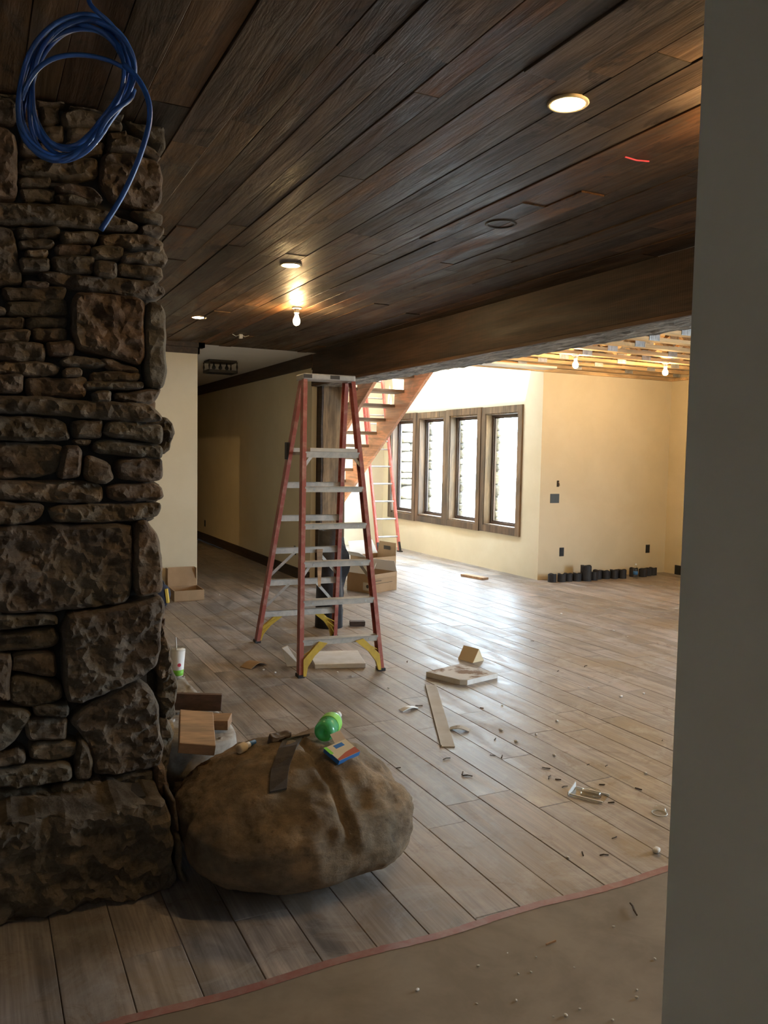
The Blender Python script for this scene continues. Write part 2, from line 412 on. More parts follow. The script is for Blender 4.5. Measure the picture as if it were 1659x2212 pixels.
# ------------------------------------------------------------------ ceiling of reclaimed boards
ce = struct(MB().box(-2.7, XB0, -3.1, YH, ZC + .018, ZC + .3).build('ceiling', M['mortar']), 'dark reclaimed plank ceiling')
seams = [.72, .87, 1.01, 1.13, 1.25, 1.371, 1.476, 1.61, 1.755, 1.897, 2.05, 2.19]
while seams[0] > -1.6: seams.insert(0, seams[0] - rnd.choice((.115, .14, .165)))
while seams[-1] < XB0 - .2: seams.append(seams[-1] + rnd.choice((.115, .14, .16)))
seams.append(XB0)
for a, b2 in zip(seams[:-1], seams[1:]):
    y = .1 - rnd.random() * 1.6
    while y < YH:
        L = rnd.uniform(1.5, 3.1); ya = max(y, .1); yb = min(y + L, YH)
        if YH - yb < .3: yb = YH
        if yb - ya > .1:
            g = rnd.choice((.0006, .001, .001, .005))
            mb = MB(); n = 6; zz = rnd.choice((-.006, -.001, 0, 0, .002))
            # board with a slightly wavy edge
            vs = []; fs = []
            for i in range(n + 1):
                yy = ya + .001 + (yb - ya - .002) * i / n
                ea = a + g * .5 + .0025 * noise.noise(Vector((yy * 2, a * 9, 1))); eb = b2 - g * .5 + .0025 * noise.noise(Vector((yy * 2, b2 * 9, 5)))
                vs += [(ea, yy, ZC + .018), (ea, yy, ZC + zz + .002), (ea + .002, yy, ZC + zz), (eb - .002, yy, ZC + zz), (eb, yy, ZC + zz + .002), (eb, yy, ZC + .018)]
            for i in range(n):
                for k in range(5): fs.append((i*6+k, i*6+k+1, (i+1)*6+k+1, (i+1)*6+k))
            fs += [tuple(range(6))[::-1], tuple(range(n*6, n*6+6))]
            mb.add(vs, fs).build('plank', M['ceil'], ce)
        y += L
        if yb >= YH: break

# ------------------------------------------------------------------ walls
def wall(name, label, boxes, mat='paint'):
    mb = MB()
    for q in boxes: mb.box(*q)
    return struct(mb.build(name, M[mat]), label)
wall('wall_far', 'pale beige wall at the mouth of the passage', [(-2.7, XH0, YE, YE + .12, 0, ZC + .1)])
D0, D1, DZ = 12.0, 13.6, 2.0
wall('wall_passage_left', 'beige wall on the left of the dark passage', [(XH0 - .12, XH0, YE + .12, D0, 0, ZC + .1), (XH0 - .12, XH0, D1, 18.1, 0, ZC + .1), (XH0 - .12, XH0, D0, D1, DZ, ZC + .1)])
wall('wall_passage_right', 'beige wall on the right of the dark passage', [(XH1, 3.868, 9.75, 9.98, 0, ZC + .1), (XH1, 4.05, 9.98, 18.1, 0, ZC + .1)])
wall('wall_passage_end', 'beige wall at the end of the passage', [(XH0 - .12, 4.05, 18.0, 18.12, 0, ZC + .1)])
struct(MB().box(-2.7, 4.05, YH + .002, 18.1, ZC, ZC + .2).build('ceiling_passage', M['ceilpaint']), 'white painted ceiling of the passage')
# side room that opens on the passage
wall('wall_side_room', 'beige wall of the side room', [(-.5, -.38, YE + .12, 18.1, 0, ZC + .1), (-.5, XH0, 18.0, 18.12, 0, ZC + .1)])
wall('wall_stair_back', 'beige wall behind the stairs', [(4.05, 7.0, YB, YB + .15, 0, ZT)])
# window wall with four openings
WY = [9.365, 10.385, 11.405, 12.42, 13.44]
WZ0, WZ1 = .55, 2.39; CW = .095
ob = []
oy = [(WY[i] + CW, WY[i+1] - CW) for i in range(4)]; oz = (WZ0 + CW, WZ1 - CW)
ob.append((XW, XW + .18, YY, oy[0][0], 0, ZT)); ob.append((XW, XW + .18, oy[3][1], YB, 0, ZT))
for i in range(3): ob.append((XW, XW + .18, oy[i][1], oy[i+1][0], 0, ZT))
for a, b2 in oy: ob.append((XW, XW + .18, a, b2, 0, oz[0])); ob.append((XW, XW + .18, a, b2, oz[1], ZT))
wall('wall_window', 'cream wall with a row of four windows', ob)
wall('wall_far_right', 'cream wall lit warm by bare bulbs', [(XW + .18, XR + .15, YY, YY + .15, 0, 3.3)])
RW = (1.2, 3.6, .35, 2.35)
wall('wall_right', 'cream right wall of the far room', [(XR, XR + .12, .3, RW[0], 0, 3.3), (XR, XR + .12, RW[1], YY, 0, 3.3), (XR, XR + .12, RW[0], RW[1], 0, RW[2]), (XR, XR + .12, RW[0], RW[1], RW[3], 3.3)])
wall('wall_near_right', 'cream near wall of the far room', [(XB1, XR + .12, .3, .42, 0, 3.3)])
wall('wall_left', 'dark board left wall', [(-2.72, -2.6, -3.1, YE, 0, ZC + .1)], 'darkboard')
BW = (-.9, -.5, 1.3, 1.7)  # opening added in the unseen back wall to let in fill light
wall('wall_back', 'dark board back wall with a small window added for fill light', [(-2.7, BW[0], -3.12, -3.0, 0, ZC + .1), (BW[1], 4.3, -3.12, -3.0, 0, ZC + .1), (BW[0], BW[1], -3.12, -3.0, 0, BW[2]), (BW[0], BW[1], -3.12, -3.0, BW[3], ZC + .1)], 'darkboard')
wall('wall_side_right', 'beige wall closing the near room', [(XB1, XB1 + .12, -3.1, .3, 0, 3.3)])
JX = .75; JY = JX / math.tan(math.atan2(CR.x*(1476-CX)/F + CF.x, CR.y*(1476-CX)/F + CF.y))
wall('wall_near', 'grey-green shaded near wall beside the opening', [(JX, JX + .14, -3.0, JY, 0, ZC)])
# upper stair hall
wall('wall_stair_upper', 'cream upper walls of the stair hall', [(XB0 + .1, XB1, .3, 9.75, ZC + .05, ZT), (XB1, XW + .18, 6.3, 6.42, 3.3, ZT), (XB0 + .25, 4.05, 9.75, YB, ZC + .1, ZT), (XW, XW + .18, 6.3, YY, 3.3, ZT)])
struct(MB().box(XB0, XW + .18, 6.3, 8.3, ZT, ZT + .1).box(XB0, XW + .18, 12.7, YB + .15, ZT, ZT + .1).box(XB0, 4.5, 8.3, 12.7, ZT, ZT + .1).box(5.35, XW + .18, 8.3, 12.7, ZT, ZT + .1).build('ceiling_stair', M['ceilpaint']), 'white ceiling with a skylight over the stairs')
# outside ground
struct(MB().box(7.2, 40, -15, 45, -.4, -.1).build('ground_outside', M['ground']), 'pale ground outside the windows')

# ------------------------------------------------------------------ timber beam and post
bm_ = thing('ceiling_beam', 'long dark timber beam with grey hewn underside across the room', 'beam', (3.98, 3.3, ZB))
def rough_slab(x0, x1, y0, y1, z0, z1, nx, ny, amp, fr):
    mb = MB(); vs = []
    for j in range(ny + 1):
        for i in range(nx + 1):
            x = x0 + (x1 - x0) * i / nx; y = y0 + (y1 - y0) * j / ny
            e = amp * fbm(x * fr * 2, y * fr, 3.1, 4)
            vs.append((x, y, z0 - abs(e)))
    n0 = len(vs)
    vs += [(x0, y0, z1), (x1, y0, z1), (x1, y1, z1), (x0, y1, z1)]
    fs = [(j*(nx+1)+i, (j+1)*(nx+1)+i, (j+1)*(nx+1)+i+1, j*(nx+1)+i+1) for j in range(ny) for i in range(nx)]
    fs.append((n0, n0+1, n0+2, n0+3))
    fs.append(tuple(range(0, nx + 1)) + (n0 + 1, n0)); fs.append(tuple(range(ny*(nx+1), (ny+1)*(nx+1))) + (n0+2, n0+3))
    fs.append(tuple(j*(nx+1) for j in range(ny+1)) + (n0+3, n0)); fs.append(tuple(j*(nx+1)+nx for j in range(ny+1)) + (n0+2, n0+1))
    return mb.add(vs, fs)
BY0, BY1 = -6.3, 6.45
MB().add(*(lambda q: (q.v, q.f))(rough_slab(-.165, .19, BY0, BY1, .006, .06, 8, 300, .016, 6))).build('underside', M['beam_under'], bm_)
MB().box(-.19, -.165, BY0, BY1, .035, .40).build('face_board', M['darkboard'], bm_)
MB().box(-.192, -.166, BY0, BY1, .004, .034).build('edge_board', M['edgeboard'], bm_, bevel=.003)
MB().box(-.165, .165, BY0, BY1, .05, .40).build('core', M['darkboard'], bm_)
MB().box(.165, .19, BY0, BY1, .035, .75).build('back_board', M['darkboard'], bm_)
po = thing('timber_post', 'rough brown timber post under the end of the beam', 'post', (4.04, 9.785, 0))
def wav(x0, x1, y0, y1, z0, z1, n=24):
    mb = MB(); vs = []
    for i in range(n + 1):
        z = z0 + (z1 - z0) * i / n
        d = [.008 * noise.noise(Vector((z * 2.3, k * 7.7, 0))) for k in range(4)]
        vs += [(x0 + d[0], y0 + d[1], z), (x1 + d[2], y0 + d[1], z), (x1 + d[2], y1 + d[3], z), (x0 + d[0], y1 + d[3], z)]
    fs = [(i*4+k, i*4+(k+1)%4, (i+1)*4+(k+1)%4, (i+1)*4+k) for i in range(n) for k in range(4)] + [(3,2,1,0), (n*4, n*4+1, n*4+2, n*4+3)]
    return mb.add(vs, fs)
wav(-.14, .165, -.185, .18, 0, ZB + .02).build('front_board', M['post'], po)
wav(-.165, -.14, -.182, .18, 0, ZB + .02).build('side_board', M['darkboard'], po)

# trims of the passage
struct(MB().box(XH1 - .03, XH1, 9.70, 18, ZC - .165, ZC - .001).build('trim_1', M['darkboard']), 'dark wood crown board along the passage wall')
tr2 = MB()
tr2.box(-2.6, XH0 + .02, YE - .02, YE, ZC - .125, ZC - .001); tr2.box(-2.6, XH0 + .07, YE - .06, YE, ZC - .055, ZC - .001)
tr2.box(XH0, XH0 + .02, YE - .02, YE + .12, ZC - .125, ZC - .001); tr2.box(XH0, XH0 + .07, YE - .06, YE + .08, ZC - .055, ZC - .001)
struct(tr2.build('trim_2', M['darkboard']), 'dark stepped crown moulding on the pale wall')
struct(MB().box(XH1 - .018, XH1, 9.76, 18, 0, .14).build('baseboard_passage', M['darkboard']), 'dark baseboard of the passage')
struct(MB().box(XR - .018, XR, 7.6, YY - .22, 0, .135).build('baseboard_right', M['plasticblack']), 'short length of black baseboard on the right wall')

# ------------------------------------------------------------------ windows
def frame4(mbs, x0, x1, ya, yb, za, zb, t):
    mbs[0].box(x0, x1, ya, ya + t, za, zb); mbs[1].box(x0, x1, yb - t, yb, za, zb)
    mbs[2].box(x0, x1, ya + t, yb - t, za, za + t); mbs[3].box(x0, x1, ya + t, yb - t, zb - t, zb)
for i in range(4):
    ya, yb = WY[i], WY[i+1]
    wn = bpy.data.objects.new('window_%d' % (i + 1), None); COL.objects.link(wn); wn.location = (XW, (ya + yb) / 2, WZ0)
    struct(wn, 'tall brown timber window of the row of four')
    c = (ya + yb) / 2; hy = (yb - ya) / 2; zt = WZ1 - WZ0
    ms = [MB() for _ in range(4)]; st = .012 * (i % 2) + .002
    frame4(ms, -.028 - st, 0, -hy + .004, hy - .004, -.006 * i, zt + .006 * (i % 2), CW + .004)
    for q in ms: q.build('casing_board', M['trimwood'], wn)
    ms = [MB() for _ in range(4)]; frame4(ms, -.02, .14, -hy + CW, hy - CW, CW, zt - CW, .02)
    for q in ms: q.build('jamb_board', M['trimwood'], wn)
    ms = [MB() for _ in range(4)]; frame4(ms, .095, .15, -hy + CW + .02, hy - CW - .02, CW + .02, zt - CW - .02, .03)
    for q in ms: q.build('sash_rail', M['sash'], wn)
    ms = [MB() for _ in range(4)]; frame4(ms, .115, .142, -hy + CW + .05, hy - CW - .05, CW + .05, zt - CW - .05, .018)
    for q in ms: q.build('glazing_bead', M['sash'], wn)
    MB().box(.126, .132, -hy + CW + .045, hy - CW - .045, CW + .045, zt - CW - .045).build('pane', M['glass'], wn)

# ------------------------------------------------------------------ stone building
def chaikin(p, it=1, q=.22):
    for _ in range(it):
        r = []
        for i in range(len(p)):
            a, b2 = p[i], p[(i+1) % len(p)]
            r += [(a[0]+(b2[0]-a[0])*q, a[1]+(b2[1]-a[1])*q), (a[0]+(b2[0]-a[0])*(1-q), a[1]+(b2[1]-a[1])*(1-q))]
        p = r
    return p
def stone_mesh(poly, seed, depth=.12, amp=.010, step=.022, jag=.006):
    """poly in (u,v) metres -> mesh with u=x, v=z, front towards -y (front at y=0)"""
    p = chaikin(poly, 2, .17)
    per = [0]
    for i in range(len(p)):
        a, b2 = p[i], p[(i+1) % len(p)]; per.append(per[-1] + math.hypot(b2[0]-a[0], b2[1]-a[1]))
    n = max(14, min(110, int(per[-1] / step))); q = []; j = 0
    for i in range(n):
        d = per[-1] * i / n
        while per[j+1] < d: j += 1
        t = (d - per[j]) / max(per[j+1] - per[j], 1e-9); a, b2 = p[j], p[(j+1) % len(p)]
        q.append([a[0]+(b2[0]-a[0])*t, a[1]+(b2[1]-a[1])*t])
    for a in q:
        a[0] += jag * fbm(a[0]*14, a[1]*14, seed, 3); a[1] += jag * fbm(a[0]*14, a[1]*14, seed + 9, 3)
    cx = sum(a[0] for a in q) / n; cz = sum(a[1] for a in q) / n
    orient = sum(q[i][0]*q[(i+1)%n][1] - q[(i+1)%n][0]*q[i][1] for i in range(n))
    us = [a[0] for a in q]; vs_ = [a[1] for a in q]; md = min(max(us)-min(us), max(vs_)-min(vs_))
    rings = [(0, depth, 0), (0, .03, .3), (min(.006, md*.08), .012, .6), (min(.014, md*.2), .001, 1)]
    V = []; Fs = []
    tx = fbm(seed, 0, 0, 1) * .10; tz = fbm(0, seed, 0, 1) * .10
    def yy(u, v, kk):
        f = abs(fbm(u*5.5, v*8, seed*1.3, 5)); g = fbm(u*16, v*20, seed, 4)
        h_ = abs(fbm(u*11+2, v*15, seed*2.1, 4)); k_ = fbm(u*38, v*46, seed*1.7, 3)
        return (amp * (f * 1.6 + .6 * g + 1.1 * h_) + .0022 * k_ - amp * .5 + tx*(u-cx) + tz*(v-cz)) * kk
    nside = 0
    if depth > .2:
        ex_ = [(0, depth*t_, 0) for t_ in (.82, .64, .46, .28)]; rings = rings[:1] + ex_ + rings[1:]; nside = 4
    for ins, y, kk in rings:
        for i, (u, v) in enumerate(q):
            a, b2 = q[i-1], q[(i+1) % n]; ex, ez = b2[0]-a[0], b2[1]-a[1]; L = math.hypot(ex, ez) or 1e-6
            sg = 1 if orient > 0 else -1
            u2 = u - sg * ez / L * ins; v2 = v + sg * ex / L * ins
            if nside and kk == 0 and y < depth: v2 += .022 * fbm(u*6, y*9, seed, 4); v2 = max(v2, .001)
            V.append((u2, y + yy(u2, v2, kk), v2))
    RL = 3 + nside
    for r in range(RL):
        for k in range(n): Fs.append((r*n+k, r*n+(k+1)%n, (r+1)*n+(k+1)%n, (r+1)*n+k))
    ring = [(V[RL*n+k][0], V[RL*n+k][2]) for k in range(n)]
    st = step * 1.15; pr = random.Random(int(seed * 100)); pts = []
    def inside(x, z):
        c = False
        for i in range(n):
            (x1, z1), (x2, z2) = ring[i], ring[i-1]
            if (z1 > z) != (z2 > z) and x < (x2-x1)*(z-z1)/(z2-z1) + x1: c = not c
        return c
    nx_, nz_ = int((max(us)-min(us)) / st) + 1, int((max(vs_)-min(vs_)) / st) + 1
    for j in range(nz_):
        for i in range(nx_):
            x = min(us) + (i + .5 + .5*(j % 2) + pr.uniform(-.3, .3)) * st; z = min(vs_) + (j + .5 + pr.uniform(-.3, .3)) * st
            if inside(x, z): pts.append((x, z))
    allp = [Vector(p) for p in ring + pts]
    res = delaunay_2d_cdt(allp, [], [list(range(n))] if orient > 0 else [list(range(n))[::-1]], 1, 1e-5)
    base = len(V); mp = []
    for i, p in enumerate(res[0]):
        src = [k for k in res[3][i] if k < n] if len(res) > 3 and res[3][i] else []
        if src: mp.append(RL*n + src[0])
        else: mp.append(len(V)); V.append((p.x, yy(p.x, p.y, 1), p.y))
    for f in res[2]:
        g_ = tuple(mp[k] for k in f)
        if len(set(g_)) == len(g_): Fs.append(g_)
    Fs.append(tuple(range(n))[::-1])
    return MB().add(V, Fs)

pier = thing('stone_pier', 'rugged stacked ledge-stone pier rising to the plank ceiling', 'stone pier', (0, 3.3, 0))
def R4(x0, y0, x1, y1): 
    s = rnd.uniform(-.06, .06) * (y1 - y0); c = min(6, (x1 - x0) * .12)
    return [(x0, y0 + c), (x0 + c, y0 + abs(s)), ((x0+x1)/2, y0 - s * .5), (x1 - c, y0 + s), (x1, y0 + c), (x1 - rnd.uniform(0, c), y1 - c * .6), (x1 - 2*c, y1), ((x0+x1)/2, y1 + s), (x0 + c, y1 - abs(s))]
ST = [
 [(0,180),(15,178),(36,190),(38,203),(0,203)], [(0,215),(20,205),(38,225),(38,262),(0,243)], [(0,250),(37,270),(38,415),(30,424),(0,428)],
 R4(45,190,78,226), R4(80,198,142,222), R4(42,230,84,268), R4(86,222,128,264), [(132,240),(165,222),(230,240),(266,258),(266,278),(230,272),(140,266)],
 [(148,205),(190,205),(268,232),(268,250),(160,222)],
 [(272,246),(300,238),(345,255),(358,270),(361,318),(345,322),(280,272)], R4(42,270,86,300), R4(90,268,138,304), R4(146,270,232,298), R4(236,280,276,300),
 [(278,280),(345,326),(352,340),(300,322),(240,322),(232,302)], R4(40,304,140,334), R4(144,302,228,334), [(40,338),(190,338),(214,345),(212,380),(170,385),(40,376)],
 [(222,326),(290,325),(345,345),(353,380),(352,430),(335,452),(290,446),(238,428),(217,390)],
 R4(38,380,112,402), [(118,398),(150,390),(200,404),(228,430),(200,428),(124,410)], R4(44,404,120,430), R4(122,416,214,438),
 [(0,432),(100,436),(220,446),(270,470),(300,478),(298,494),(200,490),(100,482),(0,476)], [(280,448),(330,456),(354,462),(352,484),(305,474)], R4(302,484,356,504),
 [(0,482),(22,486),(34,520),(48,600),(40,612),(0,611)], R4(33,488,130,512), R4(134,496,216,522), [(220,504),(300,502),(355,520),(352,540),(300,532),(220,524)],
 R4(38,514,118,533), R4(122,525,198,549), R4(198,530,270,556), [(268,546),(320,538),(362,548),(360,572),(310,566),(268,562)], R4(54,536,104,552), R4(42,554,108,582),
 R4(112,550,204,588), R4(206,560,256,594), [(258,566),(300,568),(352,576),(355,602),(300,596),(258,590)],
 [(82,590),(110,583),(220,595),(320,604),(355,611),(361,630),(340,643),(200,630),(100,607)], R4(52,606,108,618),
 R4(6,618,143,645), R4(12,646,145,682), [(0,652),(11,658),(12,678),(0,680)],
 [(160,634),(190,629),(308,642),(314,660),(312,700),(316,760),(304,788),(250,770),(172,754),(161,720)],
 [(319,652),(345,650),(359,670),(362,710),(358,760),(362,800),(354,838),(322,830),(317,780)],
 R4(0,684,52,707), R4(54,684,148,706), R4(0,710,67,736), R4(70,708,145,736), R4(0,739,98,778), R4(102,736,160,768),
 [(0,784),(100,780),(134,794),(125,805),(75,813),(0,803)], [(128,776),(150,768),(190,770),(234,780),(228,792),(140,790)], [(215,778),(240,772),(300,792),(302,806),(240,798)],
 R4(134,795,180,812), R4(196,802,306,824), R4(182,824,312,840), R4(0,808,52,848), R4(54,816,190,858), R4(204,843,242,868), [(250,848),(320,840),(352,838),(340,860),(326,874),(252,866)],
 [(0,853),(100,857),(230,869),(330,874),(352,895),(353,912),(240,905),(100,893),(0,889)],
 [(0,894),(90,901),(140,913),(154,935),(148,952),(0,951)], R4(157,908,224,946), [(232,909),(320,915),(354,920),(354,958),(300,950),(228,940)],
 [(0,957),(60,957),(135,962),(136,985),(120,1030),(0,1034)], [(140,962),(178,962),(176,1030),(124,1034)], R4(160,948,200,960),
 [(206,958),(230,950),(340,962),(355,968),(352,990),(300,986),(204,976)], [(185,988),(200,984),(238,1000),(250,1035),(230,1046),(184,1036)],
 [(252,996),(330,988),(353,994),(352,1038),(300,1040),(254,1036)],
 [(0,1037),(60,1042),(170,1040),(222,1048),(224,1075),(215,1085),(100,1085),(0,1076)], [(234,1048),(330,1043),(352,1054),(357,1072),(345,1083),(240,1084)],
 [(0,1088),(90,1090),(98,1096),(80,1132),(0,1138)], [(106,1102),(120,1094),(250,1090),(345,1087),(350,1100),(342,1118),(280,1126),(120,1132)],
 [(0,1142),(100,1136),(284,1134),(289,1150),(286,1288),(260,1308),(100,1324),(0,1330)], [(295,1136),(320,1123),(340,1150),(351,1200),(353,1278),(330,1287),(300,1290),(292,1268)],
 [(0,1336),(90,1332),(124,1336),(126,1352),(60,1356),(0,1372)], [(0,1386),(60,1366),(115,1361),(128,1375),(122,1396),(40,1408),(0,1413)],
 [(30,1413),(120,1410),(122,1468),(60,1456),(28,1450)], R4(0,1418,22,1520), [(20,1466),(60,1462),(130,1476),(136,1510),(115,1520),(60,1530),(22,1520)],
 [(137,1332),(230,1322),(300,1300),(350,1291),(360,1310),(351,1350),(346,1440),(300,1470),(185,1522),(142,1520)],
 [(0,1540),(45,1533),(71,1546),(60,1570),(20,1620),(0,1646)], R4(70,1530,150,1552), R4(54,1556,146,1602), [(64,1612),(170,1603),(167,1640),(66,1648)],
 [(176,1604),(190,1612),(202,1650),(195,1690),(164,1690),(168,1640)],
 [(150,1560),(200,1522),(300,1478),(330,1494),(346,1530),(344,1585),(357,1610),(350,1658),(310,1667),(208,1683),(204,1640),(188,1605)],
 [(0,1652),(30,1624),(55,1632),(54,1655),(0,1668)], [(0,1674),(80,1660),(155,1652),(159,1685),(100,1700),(0,1711)],
 [(0,1716),(110,1703),(112,1740),(98,1763),(0,1778)], [(116,1703),(190,1694),(197,1740),(104,1762)], R4(198,1692,222,1736),
 [(224,1692),(280,1674),(330,1667),(335,1685),(325,1725),(240,1738),(224,1724)], [(338,1660),(356,1658),(364,1700),(362,1724),(338,1722)],
]
def yfront(py): return 3.205 + .06 * max(0, min(1, (1300 - py) / 1000))
left_edge = []
for i, poly in enumerate(ST):
    pyc = sum(p[1] for p in poly) / len(poly); Yf = yfront(pyc) + rnd.uniform(-.018, .022)
    ext = -rnd.uniform(20, 150)
    pp = [((ext + rnd.uniform(-6, 6)) if p[0] <= 0 else p[0], p[1]) for p in poly]
    if any(p[0] <= 0 for p in poly):
        left_edge.append((min(onY(a, b2, Yf).z for a, b2 in pp), max(onY(a, b2, Yf).z for a, b2 in pp), onY(ext, pyc, Yf).x))
    cpx = sum(p[0] for p in pp) / len(pp)
    grow = lambda a, b2: (a + (1.6 if a > cpx else -1.6), b2 + (1.6 if b2 > pyc else -1.6))
    uv = [(lambda q: (q.x, min(q.z, 2.889)))(onY(*grow(a, b2), Yf)) for a, b2 in pp]
    big = max(p[0] for p in uv) - min(p[0] for p in uv)
    me = stone_mesh(uv, i * 3.7 + 1, .14, .009 + .016 * min(1, big / .3), .011)
    o = me.build('stone', M['stone'], pier); o.location = (0, Yf - 3.3, 0)
# big base stone, set forward
bp = [(-250,1820),(0,1782),(180,1755),(355,1729),(370,1760),(374,1840),(384,1900),(375,1932),(240,1962),(130,1988),(0,2010),(-250,2050)]
uv = [(lambda q: (q.x, max(q.z, .002)))(onY(a, b2, 2.99)) for a, b2 in bp]
stone_mesh(uv, 91, .34, .035, .014, .012).build('stone', M['stone'], pier).location = (0, -.31, 0)
uv = [(lambda q: (q.x, max(q.z, .002)))(onY(a, b2, 3.02)) for a, b2 in [(380,1812),(394,1808),(398,1890),(412,1922),(396,1932),(386,1900)]]
stone_mesh(uv, 92, .2, .01, .015).build('stone', M['stone'], pier, smooth=True).location = (0, -.28, 0)
uv = [(lambda q: (q.x, q.z))(onY(a, b2, 3.06)) for a, b2 in [(368,1722),(382,1728),(388,1770),(392,1800),(378,1802),(372,1760)]]
stone_mesh(uv, 93, .2, .01, .015).build('stone', M['stone'], pier, smooth=True).location = (0, -.24, 0)
# stones of the flank seen past the corner
for sd, Yf, poly in ((101, 3.42, [(318,908),(372,906),(378,930),(374,955),(366,975),(322,985)]), (102, 3.36, [(345,1310),(356,1300),(364,1370),(372,1420),(372,1470),(345,1470)]),
                     (103, 3.40, [(345,1440),(374,1440),(388,1478),(378,1512),(380,1560),(345,1560)]), (104, 3.35, [(340,1560),(370,1555),(374,1610),(366,1690),(340,1690)]),
                     (105, 3.34, [(335,1690),(362,1688),(366,1730),(335,1735)]), (106, 3.36, [(318,535),(358,530),(368,552),(360,575),(318,575)])):
    uv = [(lambda q: (q.x, q.z))(onY(a, b2, Yf)) for a, b2 in poly]
    stone_mesh(uv, sd, .16, .03, .011, .016).build('stone', M['stone'], pier).location = (0, Yf - 3.3, 0)
# courses further left and round the right flank
def courses(u0f, u1, z0, z1, place, seed):
    r = random.Random(seed); z = z0
    while z < z1 - .03:
        h = min(r.choice((.06, .08, .11, .15, .2)), z1 - z); u = u0f(z)
        while u < u1 - .03:
            L = min(h * r.uniform(1.3, 3.6), u1 - u)
            if u1 - u - L < .06: L = u1 - u
            j = lambda: r.uniform(-.006, .006)
            g = .006
            poly = [(u+g+j(), z+g+j()), (u+L/2, z+g+j()), (u+L-g+j(), z+g+j()), (u+L-g+j(), z+h-g+j()), (u+L/2, z+h-g+j()), (u+g+j(), z+h-g+j())]
            place(poly, r); u += L
        z += h
def place_left(poly, r):
    o = stone_mesh(poly, r.random() * 90, .12, .012, .035).build('stone', M['stone'], pier, smooth=True); o.location = (0, -.08 + r.uniform(-.02, .02), 0)
def xr_at(z):
    c = [x for a, b2, x in left_edge if a - .01 <= z + .05 <= b2 + .01]; return min(c) if c else -.02
def courses_left():
    r = random.Random(5); z = .38
    while z < ZC - .02:
        h = min(r.choice((.08, .11, .15, .2)), ZC - .012 - z)
        x1 = min(xr_at(z + h * k / 4) for k in range(5)) - .01; u = -1.15
        while u < x1 - .05:
            L = min(h * r.uniform(1.5, 3.4), x1 - u)
            if x1 - u - L < .1: L = x1 - u
            j = lambda: r.uniform(-.006, .006)
            place_left([(u+.006+j(), z+.006+j()), (u+L/2, z+.006+j()), (u+L-.006+j(), z+.006+j()), (u+L-.006+j(), z+h-.006+j()), (u+L/2, z+h-.006+j()), (u+.006+j(), z+h-.006+j())], r); u += L
        z += h
courses_left()
def place_right(poly, r):
    o = stone_mesh(poly, r.random() * 90, .12, .012, .04).build('stone', M['stone'], pier, smooth=True)
    o.rotation_euler = (0, 0, HP); o.location = (.665 + r.uniform(-.015, .012), 0, 0)   # u -> +y, front -> +x
courses(lambda z: .14, 1.7, .02, ZC - .012, place_right, 11)
MB().box(-1.2, .60, .03, 1.7, 0, ZC - .012).build('core', M['mortar'], pier)
MB().box(-1.2, .55, -.22, .03, 0, .35).build('core', M['mortar'], pier)

# hearth ledge beside the pier
hl = thing('hearth_ledge', 'low rough stone ledge behind the boulder covered in mortar crumbs', 'stone ledge', (.9, 4.2, 0))
def rock_slab(poly, z0, z1, seed, amp=.012):
    p = chaikin(poly, 2); n = len(p); mb = MB(); cx = sum(a[0] for a in p)/n; cy = sum(a[1] for a in p)/n
    vs = []; L = [(1, z0), (1.0, z0 + (z1-z0)*.35), (.985, z0 + (z1-z0)*.5), (1.0, z0+(z1-z0)*.7), (.99, z1 - .01), (.965, z1)]
    L += [(.75, z1), (.5, z1), (.25, z1)]
    for k, (s, z) in enumerate(L):
        for x, y in p:
            x2 = cx + (x-cx)*s; y2 = cy + (y-cy)*s
            e = fbm(x2*9, y2*9, z*14 + seed, 4)
            f = 1 + (.03 * e if k < 5 else 0)
            vs.append((cx + (x2-cx)*f, cy + (y2-cy)*f, z + (amp * e if k >= 4 else 0)))
    fs = [(r*n+k, r*n+(k+1)%n, (r+1)*n+(k+1)%n, (r+1)*n+k) for r in range(len(L)-1) for k in range(n)]
    fs += [tuple(range(n))[::-1], tuple(range((len(L)-1)*n, len(L)*n))]
    return mb.add(vs, fs)
rock_slab([(-.205,-.62),(.0,-.66),(.20,-.6),(.235,-.4),(.2,.0),(.17,.25),(.19,.6),(.14,.74),(-.205,.74)], 0, .17, 3).build('stone_slab', M['stone'], hl, smooth=True)
rock_slab([(-.205,-.60),(.02,-.63),(.17,-.58),(.20,-.36),(.17,.02),(.16,.3),(.18,.62),(.12,.76),(-.205,.76)], .165, .33, 8).build('stone_slab', M['chip'], hl, smooth=True)
rock_slab([(-.205,-.45),(-.1,-.47),(-.06,-.2),(-.08,.2),(-.02,.4),(-.205,.45)], .325, .36, 12).build('stone_slab', M['chip'], hl, smooth=True)

